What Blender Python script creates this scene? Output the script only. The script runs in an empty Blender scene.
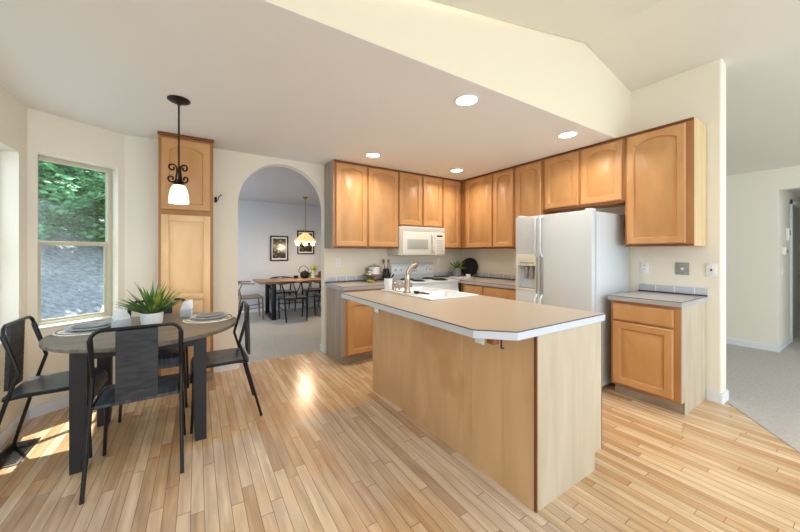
import bpy, bmesh, math, random
from mathutils import Vector, Matrix
random.seed(7)
SC = bpy.context.scene
COL = SC.collection
PI = math.pi

# ------------------------------------------------------------------ camera
f_px, yaw, EYE = 317.0, 0.569, 1.30
cd = bpy.data.cameras.new('camera'); cam = bpy.data.objects.new('camera', cd); COL.objects.link(cam)
cam.location = (0, 0, EYE); cam.rotation_euler = (PI/2, 0, -yaw)
cd.sensor_fit = 'HORIZONTAL'; cd.sensor_width = 36; cd.lens = 36*f_px/800
cd.shift_x = 0; cd.shift_y = -(266-253.0)/800; cd.clip_start = .05; cd.clip_end = 200
SC.camera = cam

# ------------------------------------------------------------------ world, sun, exposure
w = bpy.data.worlds.new('sky'); SC.world = w; w.use_nodes = True
bg = w.node_tree.nodes['Background']
bg.inputs['Color'].default_value = (0.86, 0.94, 1.02, 1); bg.inputs['Strength'].default_value = 1.55
sd = bpy.data.lights.new('sun', 'SUN'); sun = bpy.data.objects.new('sun', sd); COL.objects.link(sun)
sun.location = (0, 12, 12)
sun.rotation_euler = Vector((.05, -.47, -.90)).to_track_quat('-Z', 'Y').to_euler()
sd.energy = 5.0; sd.angle = math.radians(.6); sd.color = (1, .96, .9)
SC.view_settings.view_transform = 'Standard'; SC.view_settings.look = 'None'
SC.view_settings.gamma = 1; SC.view_settings.use_curve_mapping = False
SC.view_settings.exposure = 0.85

# ------------------------------------------------------------------ materials
def srgb(r, g, b):
    def c(v):
        v /= 255
        return v/12.92 if v <= .04045 else ((v+.055)/1.055)**2.4
    return (c(r), c(g), c(b), 1)
def newmat(name):
    m = bpy.data.materials.new(name); m.use_nodes = True
    nt = m.node_tree; return m, nt, nt.nodes['Principled BSDF']
def nd(nt, t, **k):
    n = nt.nodes.new(t)
    for a, b in k.items(): setattr(n, a, b)
    return n
def plain(name, rgb, rough=.5, metal=0, noise=0, nscale=8, bump=0, bscale=60, emis=None, estr=0, coat=0):
    m, nt, p = newmat(name)
    c = srgb(*rgb); p.inputs['Base Color'].default_value = c
    p.inputs['Roughness'].default_value = rough; p.inputs['Metallic'].default_value = metal
    p.inputs['Coat Weight'].default_value = coat
    tc = nd(nt, 'ShaderNodeTexCoord')
    if noise:
        n = nd(nt, 'ShaderNodeTexNoise'); n.inputs['Scale'].default_value = nscale; n.inputs['Detail'].default_value = 4
        nt.links.new(tc.outputs['Object'], n.inputs['Vector'])
        r = nd(nt, 'ShaderNodeValToRGB')
        r.color_ramp.elements[0].position = .3; r.color_ramp.elements[1].position = .7
        r.color_ramp.elements[0].color = tuple(x*(1-noise) for x in c[:3])+(1,)
        r.color_ramp.elements[1].color = tuple(min(1, x*(1+noise)) for x in c[:3])+(1,)
        nt.links.new(n.outputs['Fac'], r.inputs['Fac']); nt.links.new(r.outputs['Color'], p.inputs['Base Color'])
    if bump:
        n = nd(nt, 'ShaderNodeTexNoise'); n.inputs['Scale'].default_value = bscale; n.inputs['Detail'].default_value = 3
        nt.links.new(tc.outputs['Object'], n.inputs['Vector'])
        b = nd(nt, 'ShaderNodeBump'); b.inputs['Strength'].default_value = bump; b.inputs['Distance'].default_value = .01
        nt.links.new(n.outputs['Fac'], b.inputs['Height']); nt.links.new(b.outputs['Normal'], p.inputs['Normal'])
    if emis:
        p.inputs['Emission Color'].default_value = srgb(*emis); p.inputs['Emission Strength'].default_value = estr
    return m
def wood(name, a, b, rough=.35, scale=(9, 9, .9), contrast=(.32, .7), blotch=.0, blotch_rgb=None):
    m, nt, p = newmat(name)
    tc = nd(nt, 'ShaderNodeTexCoord'); mp = nd(nt, 'ShaderNodeMapping'); mp.inputs['Scale'].default_value = scale
    oi = nd(nt, 'ShaderNodeObjectInfo'); ad = nd(nt, 'ShaderNodeVectorMath', operation='ADD')
    nt.links.new(tc.outputs['Object'], mp.inputs['Vector'])
    sc_ = nd(nt, 'ShaderNodeVectorMath', operation='SCALE'); sc_.inputs['Scale'].default_value = 13
    cb = nd(nt, 'ShaderNodeCombineXYZ')
    for i in range(3): nt.links.new(oi.outputs['Random'], cb.inputs[i])
    nt.links.new(cb.outputs[0], sc_.inputs[0])
    nt.links.new(mp.outputs[0], ad.inputs[0]); nt.links.new(sc_.outputs[0], ad.inputs[1])
    n = nd(nt, 'ShaderNodeTexNoise'); n.inputs['Scale'].default_value = 1.6; n.inputs['Detail'].default_value = 7; n.inputs['Distortion'].default_value = .6
    nt.links.new(ad.outputs[0], n.inputs['Vector'])
    r = nd(nt, 'ShaderNodeValToRGB'); e = r.color_ramp.elements
    e[0].position, e[1].position = contrast; e[0].color = srgb(*a); e[1].color = srgb(*b)
    nt.links.new(n.outputs['Fac'], r.inputs['Fac'])
    out = r.outputs['Color']
    if blotch:
        n2 = nd(nt, 'ShaderNodeTexNoise'); n2.inputs['Scale'].default_value = 2.2; n2.inputs['Detail'].default_value = 3
        nt.links.new(tc.outputs['Object'], n2.inputs['Vector'])
        r2 = nd(nt, 'ShaderNodeValToRGB'); r2.color_ramp.elements[0].position = .56; r2.color_ramp.elements[1].position = .68
        r2.color_ramp.elements[0].color = (0, 0, 0, 1); r2.color_ramp.elements[1].color = (blotch,)*3+(1,)
        nt.links.new(n2.outputs['Fac'], r2.inputs['Fac'])
        mx = nd(nt, 'ShaderNodeMix', data_type='RGBA'); nt.links.new(r2.outputs['Color'], mx.inputs['Factor'])
        nt.links.new(out, mx.inputs['A']); mx.inputs['B'].default_value = srgb(*blotch_rgb); out = mx.outputs['Result']
    nt.links.new(out, p.inputs['Base Color'])
    p.inputs['Roughness'].default_value = rough
    b_ = nd(nt, 'ShaderNodeBump'); b_.inputs['Strength'].default_value = .06; b_.inputs['Distance'].default_value = .004
    nt.links.new(n.outputs['Fac'], b_.inputs['Height']); nt.links.new(b_.outputs['Normal'], p.inputs['Normal'])
    return m

def floor_mat():
    m, nt, p = newmat('maple_strip_floor')
    tc = nd(nt, 'ShaderNodeTexCoord'); sp0 = nd(nt, 'ShaderNodeSeparateXYZ'); nt.links.new(tc.outputs['Object'], sp0.inputs[0])
    def ma(op, a, b=None, c=None):
        q = nd(nt, 'ShaderNodeMath', operation=op)
        for k, v in enumerate((a, b, c)):
            if v is None: continue
            if isinstance(v, (int, float)): q.inputs[k].default_value = v
            else: nt.links.new(v, q.inputs[k])
        return q.outputs[0]
    def wn(a, b=0.0):
        cb = nd(nt, 'ShaderNodeCombineXYZ'); nt.links.new(a, cb.inputs[0])
        if not isinstance(b, float): nt.links.new(b, cb.inputs[1])
        q = nd(nt, 'ShaderNodeTexWhiteNoise'); q.noise_dimensions = '2D'; nt.links.new(cb.outputs[0], q.inputs['Vector']); return q
    PW = .0585
    rx = ma('DIVIDE', ma('ADD', sp0.outputs['X'], 5.0), PW); row = ma('FLOOR', rx); fx = ma('SUBTRACT', rx, row)
    rr = wn(row).outputs['Value']
    ln = ma('ADD', .62, ma('MULTIPLY', rr, .35))
    ry = ma('ADD', ma('DIVIDE', ma('ADD', sp0.outputs['Y'], 5.0), ln), ma('MULTIPLY', rr, 37.0)); idy = ma('FLOOR', ry); fy = ma('SUBTRACT', ry, idy)
    col = wn(row, idy).outputs['Value']
    cr = nd(nt, 'ShaderNodeValToRGB'); e = cr.color_ramp.elements
    e[0].position = 0; e[0].color = srgb(206, 164, 118); e[1].position = 1; e[1].color = srgb(240, 212, 174)
    e2 = cr.color_ramp.elements.new(.3); e2.color = srgb(224, 186, 142)
    nt.links.new(col, cr.inputs['Fac'])
    dx = ma('MINIMUM', fx, ma('SUBTRACT', 1.0, fx)); dy = ma('MULTIPLY', ma('MINIMUM', fy, ma('SUBTRACT', 1.0, fy)), 12.0)
    dm = ma('MINIMUM', dx, dy)
    sm = nd(nt, 'ShaderNodeMapRange'); sm.interpolation_type = 'SMOOTHSTEP'; sm.inputs['From Min'].default_value = .008; sm.inputs['From Max'].default_value = .035
    nt.links.new(dm, sm.inputs['Value'])
    bx0 = nd(nt, 'ShaderNodeMix', data_type='RGBA'); nt.links.new(sm.outputs[0], bx0.inputs['Factor']); bx0.inputs['A'].default_value = srgb(140, 104, 74); nt.links.new(cr.outputs['Color'], bx0.inputs['B'])
    class b1: outputs = {'Color': bx0.outputs['Result'], 'Fac': sm.outputs[0]}
    n = nd(nt, 'ShaderNodeTexNoise'); n.inputs['Scale'].default_value = 1; n.inputs['Detail'].default_value = 6; n.inputs['Distortion'].default_value = .4
    m2 = nd(nt, 'ShaderNodeMapping'); m2.inputs['Scale'].default_value = (26, 2.2, 1)
    off = nd(nt, 'ShaderNodeCombineXYZ'); nt.links.new(ma('MULTIPLY', col, 31.0), off.inputs[1]); adv = nd(nt, 'ShaderNodeVectorMath', operation='ADD')
    nt.links.new(tc.outputs['Object'], m2.inputs['Vector']); nt.links.new(m2.outputs[0], adv.inputs[0]); nt.links.new(off.outputs[0], adv.inputs[1]); nt.links.new(adv.outputs[0], n.inputs['Vector'])
    r = nd(nt, 'ShaderNodeValToRGB'); r.color_ramp.elements[0].position = .3; r.color_ramp.elements[1].position = .68
    r.color_ramp.elements[0].color = (.60, .54, .47, 1); r.color_ramp.elements[1].color = (1.0, 1.0, 1.0, 1)
    nt.links.new(n.outputs['Fac'], r.inputs['Fac'])
    mx = nd(nt, 'ShaderNodeMix', data_type='RGBA', blend_type='MULTIPLY'); mx.inputs['Factor'].default_value = .8
    nt.links.new(b1.outputs['Color'], mx.inputs['A']); nt.links.new(r.outputs['Color'], mx.inputs['B'])
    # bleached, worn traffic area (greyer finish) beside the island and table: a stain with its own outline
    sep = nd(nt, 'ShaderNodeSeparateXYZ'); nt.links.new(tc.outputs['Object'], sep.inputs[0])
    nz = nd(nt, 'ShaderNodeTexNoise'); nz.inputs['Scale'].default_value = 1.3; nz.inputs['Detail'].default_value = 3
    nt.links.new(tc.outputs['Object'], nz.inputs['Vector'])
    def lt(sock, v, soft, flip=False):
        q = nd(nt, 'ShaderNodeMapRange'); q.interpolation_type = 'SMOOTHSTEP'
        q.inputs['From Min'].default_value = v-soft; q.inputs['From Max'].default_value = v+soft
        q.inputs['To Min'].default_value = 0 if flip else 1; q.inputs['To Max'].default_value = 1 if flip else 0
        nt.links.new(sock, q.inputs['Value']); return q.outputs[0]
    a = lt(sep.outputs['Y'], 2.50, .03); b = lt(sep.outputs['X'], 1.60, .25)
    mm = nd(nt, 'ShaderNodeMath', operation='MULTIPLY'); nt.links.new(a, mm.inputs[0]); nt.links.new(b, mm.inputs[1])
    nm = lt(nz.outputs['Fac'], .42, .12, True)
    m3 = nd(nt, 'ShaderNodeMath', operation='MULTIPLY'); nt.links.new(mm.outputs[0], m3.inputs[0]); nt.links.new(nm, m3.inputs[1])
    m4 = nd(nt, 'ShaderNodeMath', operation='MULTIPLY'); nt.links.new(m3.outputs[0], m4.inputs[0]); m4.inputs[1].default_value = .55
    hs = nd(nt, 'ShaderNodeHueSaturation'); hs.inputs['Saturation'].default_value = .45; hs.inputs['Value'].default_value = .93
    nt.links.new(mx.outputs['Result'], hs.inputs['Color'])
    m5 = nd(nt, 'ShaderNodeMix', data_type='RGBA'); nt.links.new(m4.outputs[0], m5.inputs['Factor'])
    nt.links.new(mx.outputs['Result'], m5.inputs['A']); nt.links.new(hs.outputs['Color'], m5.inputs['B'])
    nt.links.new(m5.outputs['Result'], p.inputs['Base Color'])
    p.inputs['Roughness'].default_value = .22
    bp = nd(nt, 'ShaderNodeBump'); bp.inputs['Strength'].default_value = .25; bp.inputs['Distance'].default_value = .002
    nt.links.new(b1.outputs['Fac'], bp.inputs['Height'])
    nt.links.new(bp.outputs['Normal'], p.inputs['Normal'])
    return m

def tile_mat():
    m, nt, p = newmat('backsplash_tile')
    tc = nd(nt, 'ShaderNodeTexCoord'); sx = nd(nt, 'ShaderNodeSeparateXYZ'); nt.links.new(tc.outputs['Object'], sx.inputs[0])
    cb = nd(nt, 'ShaderNodeCombineXYZ'); nt.links.new(sx.outputs['X'], cb.inputs['X']); nt.links.new(sx.outputs['Z'], cb.inputs['Y'])
    b = nd(nt, 'ShaderNodeTexBrick'); b.offset = 0; b.inputs['Scale'].default_value = 1
    b.inputs['Brick Width'].default_value = .145; b.inputs['Row Height'].default_value = .5; b.inputs['Mortar Size'].default_value = .004
    b.inputs['Color1'].default_value = srgb(194, 200, 208); b.inputs['Color2'].default_value = srgb(184, 190, 200); b.inputs['Mortar'].default_value = srgb(240, 240, 240)
    nt.links.new(cb.outputs[0], b.inputs['Vector']); nt.links.new(b.outputs['Color'], p.inputs['Base Color'])
    p.inputs['Roughness'].default_value = .25
    return m

def glass_mat():
    m = bpy.data.materials.new('window_glass'); m.use_nodes = True; nt = m.node_tree; nt.nodes.clear()
    o = nd(nt, 'ShaderNodeOutputMaterial'); t = nd(nt, 'ShaderNodeBsdfTransparent'); g = nd(nt, 'ShaderNodeBsdfGlossy'); g.inputs['Roughness'].default_value = .03
    t.inputs['Color'].default_value = (.93, .97, .98, 1)
    mx = nd(nt, 'ShaderNodeMixShader'); mx.inputs[0].default_value = .05; nt.links.new(t.outputs[0], mx.inputs[1]); nt.links.new(g.outputs[0], mx.inputs[2])
    nt.links.new(mx.outputs[0], o.inputs['Surface']); return m

M = {}
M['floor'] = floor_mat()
M['wall'] = plain('cream_wall_paint', (237, 231, 214), .75, bump=.04, bscale=150)
M['wallb'] = plain('warm_cream_wall_paint', (236, 226, 200), .75, bump=.04, bscale=150)
M['wallg'] = plain('pale_grey_green_wall_paint', (240, 236, 220), .75, bump=.04, bscale=150)
M['ceil'] = plain('matt_ceiling_paint', (238, 236, 231), .85, bump=.12, bscale=90)
M['ceilv'] = plain('vault_ceiling_paint', (230, 226, 212), .85, bump=.12, bscale=90)
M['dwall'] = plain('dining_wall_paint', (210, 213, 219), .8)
M['white'] = plain('white_trim_paint', (232, 236, 240), .45)
M['appl'] = plain('white_appliance_enamel', (210, 217, 220), .35, bump=.05, bscale=400)
M['applc'] = plain('cream_plastic', (222, 218, 198), .4)
M['mw'] = plain('bisque_white_plastic', (226, 224, 214), .35)
M['mwwin'] = plain('grey_microwave_window', (176, 178, 172), .3)
M['grey'] = plain('grey_plastic', (150, 150, 148), .5)  # even grey for displays, buttons, trims and the hall door slab
M['maple'] = wood('honey_maple', (184, 132, 78), (214, 164, 110), .4, (3, 3, 1.1), (.2, .8))
M['maple_lo'] = wood('golden_maple', (188, 136, 82), (214, 166, 112), .36, (3, 3, 1.1), (.2, .8))
M['maple_lit'] = wood('lit_pantry_maple', (214, 172, 120), (234, 198, 150), .36, (3, 3, 1.1), (.2, .8))  # paler copy of the maple: pendant light on the lower door painted in
M['maple_shaded'] = wood('shaded_maple_face_frame', (158, 104, 58), (188, 134, 82), .42, (3, 3, 1.1), (.2, .8))  # darker than the doors: shade in the door gaps put into the colour
M['maple_dark'] = plain('dark_maple_edge', (120, 66, 34), .5)
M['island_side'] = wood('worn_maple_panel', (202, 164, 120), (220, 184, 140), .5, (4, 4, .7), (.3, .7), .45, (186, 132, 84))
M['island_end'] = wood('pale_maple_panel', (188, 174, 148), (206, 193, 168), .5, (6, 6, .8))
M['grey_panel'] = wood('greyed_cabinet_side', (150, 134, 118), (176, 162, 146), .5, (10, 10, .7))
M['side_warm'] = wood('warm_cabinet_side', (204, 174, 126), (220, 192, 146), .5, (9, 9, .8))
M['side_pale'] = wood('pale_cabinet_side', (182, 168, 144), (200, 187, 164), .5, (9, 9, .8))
M['copper_wood'] = plain('raw_brown_wood', (150, 96, 56), .6)
M['toe'] = wood('weathered_toe_kick', (140, 126, 108), (180, 166, 146), .6, (2, 2, 14))
M['lam'] = plain('tan_laminate', (186, 172, 154), .28, noise=.05, nscale=120)
M['lamg'] = plain('grey_laminate', (184, 180, 176), .25, noise=.05, nscale=120)
M['edge'] = plain('pale_blue_grey_edge', (205, 212, 222), .35)
M['edgeg'] = plain('grey_laminate_edge', (172, 172, 176), .35)
M['line'] = plain('dark_edge_line', (62, 50, 46), .5)
M['maroon'] = plain('maroon_grout_line', (80, 36, 44), .5)
M['tile'] = tile_mat()
M['black'] = plain('black_steel', (26, 27, 30), .35, metal=.3)
M['blackwood'] = wood('charred_black_wood', (22, 24, 28), (52, 55, 60), .5, (60, 6, 30))
M['seatwood'] = wood('dark_seat_wood', (40, 46, 54), (88, 96, 106), .3, (5, 30, 5))
M['tabletop'] = wood('weathered_grey_wood', (84, 76, 68), (128, 118, 106), .4, (2, 20, 2))
M['tleg'] = plain('charcoal_paint', (34, 34, 38), .5, noise=.2, nscale=12)
M['bronze'] = plain('oil_rubbed_bronze', (44, 32, 26), .4, metal=.6)
M['brass'] = plain('aged_brass', (160, 130, 80), .3, metal=.9)
M['chrome'] = plain('brushed_nickel', (190, 180, 165), .22, metal=1)
M['copper'] = plain('coppery_nickel', (160, 132, 108), .25, metal=1)
M['glass'] = glass_mat()
M['shade'] = plain('opal_glass_lit', (255, 246, 226), .3, emis=(255, 232, 190), estr=.75)
M['bulb'] = plain('glowing_shade', (255, 240, 200), .3, emis=(255, 226, 170), estr=3.0)
M['amber'] = plain('lit_amber_glass', (214, 190, 140), .2, emis=(255, 214, 140), estr=.5)
M['lamp'] = plain('downlight_lens', (255, 255, 250), .3, emis=(255, 248, 235), estr=6)
M['ceramic'] = plain('white_ceramic', (236, 238, 240), .3)
M['sink'] = plain('white_enamel_sink', (240, 242, 243), .25)
M['paper'] = plain('white_paper', (242, 244, 246), .8)
M['weave'] = plain('woven_white_cotton', (226, 222, 210), .8, noise=.25, nscale=90, bump=.4, bscale=160)
M['darkthread'] = plain('dark_thread', (60, 58, 62), .8)
M['plate'] = plain('blue_grey_stoneware', (176, 186, 198), .3)
M['plated'] = plain('dark_stoneware', (120, 124, 128), .35, noise=.2, nscale=30)
M['leaf'] = plain('green_leaf', (72, 112, 50), .45, noise=.55, nscale=14)
M['leafy'] = plain('yellow_green_leaf', (150, 160, 62), .45, noise=.4, nscale=14)
M['soil'] = plain('soil', (50, 40, 32), .9)
M['wframe'] = plain('beige_vinyl_frame', (196, 188, 164), .45)
M['carpet'] = plain('grey_beige_carpet', (196, 190, 184), .95, noise=.10, nscale=40, bump=.6, bscale=260)
M['switch'] = plain('white_switch_plastic', (244, 244, 240), .4)
M['plategrey'] = plain('grey_blank_plate', (150, 156, 146), .5, noise=.15, nscale=60)
M['slot'] = plain('dark_slot', (50, 50, 50), .6)
M['dwood'] = wood('dining_walnut', (120, 84, 60), (168, 130, 100), .35, (2, 12, 2))
M['chairwood'] = wood('grey_brown_wood', (110, 92, 74), (150, 130, 108), .5, (20, 20, 4))
M['rush'] = plain('woven_rush', (176, 160, 130), .8, noise=.2, nscale=60)
M['coil'] = plain('black_burner_coil', (22, 22, 24), .4, metal=.3)
M['gravel'] = plain('grey_gravel', (146, 153, 160), .95, noise=.35, nscale=14, bump=1, bscale=30)
M['bush'] = plain('shrub_leaf', (96, 156, 104), .6, noise=.6, nscale=3)
M['bush2'] = plain('olive_shrub_leaf', (112, 138, 60), .6, noise=.5, nscale=3)
M['picture'] = None
def picmat():
    m, nt, p = newmat('dark_print'); tc = nd(nt, 'ShaderNodeTexCoord'); n = nd(nt, 'ShaderNodeTexVoronoi'); n.inputs['Scale'].default_value = 13
    nt.links.new(tc.outputs['Object'], n.inputs['Vector']); r = nd(nt, 'ShaderNodeValToRGB')
    e = r.color_ramp.elements; e[0].position = .0; e[0].color = srgb(214, 190, 140); e[1].position = .45; e[1].color = srgb(58, 52, 48)
    nt.links.new(n.outputs['Distance'], r.inputs['Fac']); nt.links.new(r.outputs['Color'], p.inputs['Base Color']); p.inputs['Roughness'].default_value = .15
    return m
M['picture'] = picmat()

# ------------------------------------------------------------------ mesh helpers
def box(bm, x0, y0, z0, x1, y1, z1, bev=0):
    g = bmesh.ops.create_cube(bm, size=1)
    vs = g['verts']
    for v in vs:
        v.co = Vector(((x0+x1)/2+v.co.x*(x1-x0), (y0+y1)/2+v.co.y*(y1-y0), (z0+z1)/2+v.co.z*(z1-z0)))
    if bev:
        es = list({e for v in vs for e in v.link_edges})
        bmesh.ops.bevel(bm, geom=es, offset=bev, segments=2, profile=.5, affect='EDGES')
    return bm
def bx(*a, bev=0):
    return box(bmesh.new(), *a, bev=bev)
def bridge(bm, a, b, closed=True):
    n = len(a)
    for i in range(n if closed else n-1):
        j = (i+1) % n
        try: bm.faces.new((a[i], a[j], b[j], b[i]))
        except ValueError: pass
def tube(bm, pts, r, seg=8, cap=True, closed=False):
    pts = [Vector(p) for p in pts]; n = len(pts)
    rs = r if isinstance(r, (list, tuple)) else [r]*n
    up = None; rings = []
    for i, p in enumerate(pts):
        if closed: t = pts[(i+1) % n]-pts[i-1]
        else: t = pts[min(i+1, n-1)]-pts[max(i-1, 0)]
        t.normalize()
        if up is None:
            up = Vector((0, 0, 1)) if abs(t.z) < .9 else Vector((1, 0, 0))
        s = t.cross(up).normalized(); up = s.cross(t).normalized()
        k = 1
        if 0 < i < n-1 and not closed:
            a = (pts[i]-pts[i-1]).normalized(); b = (pts[i+1]-pts[i]).normalized()
            k = 1/max(.6, math.sqrt(max(0, (1+a.dot(b))/2)))
        rings.append([bm.verts.new(p+(s*math.cos(2*PI*q/seg)+up*math.sin(2*PI*q/seg))*rs[i]*k) for q in range(seg)])
    for a, b in zip(rings, rings[1:]): bridge(bm, a, b)
    if closed: bridge(bm, rings[-1], rings[0])
    elif cap:
        bm.faces.new(rings[0][::-1]); bm.faces.new(rings[-1])
    return bm
def lathe(bm, prof, c=(0, 0, 0), seg=24, axis='Z', cap=True):
    rings = []
    for r, h in prof:
        ring = []
        for q in range(seg):
            a = 2*PI*q/seg; x, y = r*math.cos(a), r*math.sin(a)
            co = {'Z': (x, y, h), 'X': (h, x, y), 'Y': (x, h, y)}[axis]
            ring.append(bm.verts.new(Vector(co)+Vector(c)))
        rings.append(ring)
    for a, b in zip(rings, rings[1:]): bridge(bm, a, b)
    if cap:
        bm.faces.new(rings[0][::-1]); bm.faces.new(rings[-1])
    return bm
def prism(bm, poly, z0, z1):
    a = [bm.verts.new((x, y, z0)) for x, y in poly]; b = [bm.verts.new((x, y, z1)) for x, y in poly]
    bm.faces.new(a[::-1]); bm.faces.new(b); bridge(bm, a, b); return bm
def sweep_xz(bm, path, th, y0, y1):
    """thick strip following a path in x,z, extruded along y"""
    n = len(path); up, dn = [], []
    for i in range(n):
        a = Vector(path[max(i-1, 0)]); b = Vector(path[min(i+1, n-1)]); t = (b-a).normalized(); nn = Vector((-t.y, t.x))
        p = Vector(path[i]); up.append(p+nn*th/2); dn.append(p-nn*th/2)
    loop = up+dn[::-1]
    A = [bm.verts.new((p.x, y0, p.y)) for p in loop]; B = [bm.verts.new((p.x, y1, p.y)) for p in loop]
    bridge(bm, A, B)
    for S_ in (A, B):
        for i in range(n-1): bm.faces.new((S_[i], S_[i+1], S_[2*n-2-i], S_[2*n-1-i]))
    return bm
def obj(name, bm, mat, parent=None, loc=(0, 0, 0), rz=0, smooth=True):
    bmesh.ops.recalc_face_normals(bm, faces=bm.faces)
    if smooth:
        for f in bm.faces: f.smooth = True
        for e in bm.edges:
            if len(e.link_faces) == 2 and e.calc_face_angle(0) > math.radians(32): e.smooth = False
    me = bpy.data.meshes.new(name); bm.to_mesh(me); bm.free()
    me.materials.append(mat)
    o = bpy.data.objects.new(name, me); COL.objects.link(o)
    o.location = loc; o.rotation_euler = (0, 0, rz)
    if parent: o.parent = parent
    return o
def tag(o, label, cat, group=None):
    o['label'] = label; o['category'] = cat
    if group: o['group'] = group
    return o
def thing(name, label, cat, loc=(0, 0, 0), rz=0, group=None):
    o = bpy.data.objects.new(name, None); COL.objects.link(o); o.empty_display_size = .1
    o.location = loc; o.rotation_euler = (0, 0, rz); return tag(o, label, cat, group)
def struct(name, bm, mat, parent=None, **k):
    o = obj(name, bm, mat, parent, **k)
    if not parent: o['kind'] = 'structure'
    return o
def dup(root, loc, rz, label, group=None):
    r = root.copy(); COL.objects.link(r); r.location = (loc[0], loc[1], root.location.z); r.rotation_euler = (0, 0, rz); r['label'] = label
    if group: r['group'] = group
    for ch in list(root.children):
        c = ch.copy(); COL.objects.link(c); c.parent = r
        for g in list(ch.children):
            d = g.copy(); COL.objects.link(d); d.parent = c
    return r

# ------------------------------------------------------------------ room
XR, YB, CH = 3.82, 4.0, 2.44
LWX = -1.12
WA, WB = (-1.12, 3.66), (-.59, 4.0)
def vz(x):
    return 3.185-.216*(2.93-x) if x < 2.93 else 3.185-.225*(x-2.93)
# floors
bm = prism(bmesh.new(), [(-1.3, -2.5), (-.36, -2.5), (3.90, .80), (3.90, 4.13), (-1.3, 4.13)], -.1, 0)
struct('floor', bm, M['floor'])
bm = prism(bmesh.new(), [(-.36, -2.5), (9, -2.5), (9, 4.2), (3.90, 4.2), (3.90, .80)], -.1, .004)
struct('floor_carpet_hall', bm, M['carpet'])
bm = prism(bmesh.new(), [(-.4, 4.13), (3.9, 4.13), (3.9, 7.7), (-.4, 7.7)], -.1, .004)
struct('floor_carpet_dining', bm, M['carpet'])
# flat ceiling over the kitchen, gable face, vault
bm = prism(bmesh.new(), [(-1.3, 1.6), (XR, 1.6), (XR, 4.1), (-1.3, 4.1)], CH, CH+.1)
prism(bm, [(-1.3, 1.556), (XR, 1.494), (XR, 1.6), (-1.3, 1.6)], CH, CH+.003)
struct('ceiling', bm, M['ceil'])
bm = bmesh.new()
xs = [-.52, 2.93, 4.0]
pl = [(-1.3, 2.4432), (XR, 2.4432), (XR, vz(XR)+.05), (2.93, vz(2.93)+.05), (-.52, 2.52), (-1.3, 2.52)]
A = [bm.verts.new((x, 1.494+.012*(XR-x), z)) for x, z in pl]; B = [bm.verts.new((x, 1.6, z)) for x, z in pl]
bm.faces.new(A); bm.faces.new(B[::-1]); bridge(bm, A, B)
struct('wall_gable', bm, M['wallb'])
def slab(bm, x0, x1, y0, y1, fz, th=.08):
    v = [bm.verts.new((x, y, fz(x)+d)) for d in (0, th) for x, y in ((x0, y0), (x1, y0), (x1, y1), (x0, y1))]
    for q in ((3, 2, 1, 0), (4, 5, 6, 7), (0, 1, 5, 4), (1, 2, 6, 5), (2, 3, 7, 6), (3, 0, 4, 7)): bm.faces.new([v[i] for i in q])
bm = bmesh.new(); slab(bm, -1.3, -.52, -1.5, 1.5, lambda x: 2.44); slab(bm, -.52, 2.93, -1.5, 1.5, vz)
slab(bm, 2.93, XR, -1.5, 1.5, vz); slab(bm, XR, 6.55, -1.5, 4.2, vz)
struct('ceiling_vault', bm, M['ceilv'])
# right wall with rounded free end
def rounded_end(x0, x1, y0, r, n=6):
    pts = []
    for k in range(n+1):
        a = PI+PI/2*k/n; pts.append((x0+r+r*math.cos(a), y0+r+r*math.sin(a)))
    for k in range(n+1):
        a = -PI/2+PI/2*k/n; pts.append((x1-r+r*math.cos(a), y0+r+r*math.sin(a)))
    return pts
bm = prism(bmesh.new(), rounded_end(XR, XR+.15, .81, .02)+[(XR+.15, 4.13), (XR, 4.13)], 0, 3.05)
for v in bm.verts:
    if v.co.z > 1: v.co.z = vz(v.co.x)+.02
struct('wall_right', bm, M['wall'])
bm = prism(bmesh.new(), rounded_end(XR-.014, XR+.164, .796, .02)+[(XR+.164, 4.0), (XR+.15, 4.0), (XR+.15, .9), (XR, .9), (XR, 1.49), (XR-.014, 1.49)][:2]+[(XR+.151, 4.0), (XR+.151, .809), (XR-.001, .809), (XR-.001, .905), (XR-.014, .905)], 0, .085)
struct('baseboard_right', bm, M['white'])
# back wall with arch
AX0, AX1 = .387, 1.392; AR = (AX1-AX0)/2; ACX = (AX0+AX1)/2; ASP = 2.30-AR+.0
ATOP = 2.375; ASPR = 1.86
bm = bmesh.new()
arch = []
N = 24
for k in range(N+1):
    a = PI-PI*k/N; arch.append((ACX+AR*math.cos(a), ASPR+(ATOP-ASPR)*math.sin(a)))
def wallquad(y):
    L = [bm.verts.new((AX0, y, 0))]+[bm.verts.new((x, y, z)) for x, z in arch]+[bm.verts.new((AX1, y, 0))]
    T = [bm.verts.new((-.60, y, 0))]+[bm.verts.new((-.60 if k == 0 else (XR if k == N else x), y, CH)) for k, (x, z) in enumerate(arch)]+[bm.verts.new((XR, y, 0))]
    return L, T
L1, T1 = wallquad(YB); L2, T2 = wallquad(YB+.13)
bridge(bm, L1, T1, False); bridge(bm, T2, L2, False); bridge(bm, L2, L1, False); bridge(bm, T1, T2, False)
struct('wall_back', bm, M['wall'])

def wall_seg(name, a, b, th, z1, openings, mat, outward=1):
    """wall along a->b, thickness th to the left (outward), with one rectangular opening (s0,s1,z0,z1)"""
    a = Vector(a); b = Vector(b); L = (b-a).length; ang = math.atan2(b.y-a.y, b.x-a.x)
    bm = bmesh.new()
    if openings:
        s0, s1, q0, q1 = openings
        box(bm, 0, 0, 0, s0, th, z1); box(bm, s1, 0, 0, L, th, z1); box(bm, s0, 0, 0, s1, th, q0); box(bm, s0, 0, q1, s1, th, z1)
    else: box(bm, 0, 0, 0, L, th, z1)
    return struct(name, bm, mat, loc=(a.x, a.y, 0), rz=ang, smooth=False), ang, L
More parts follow.
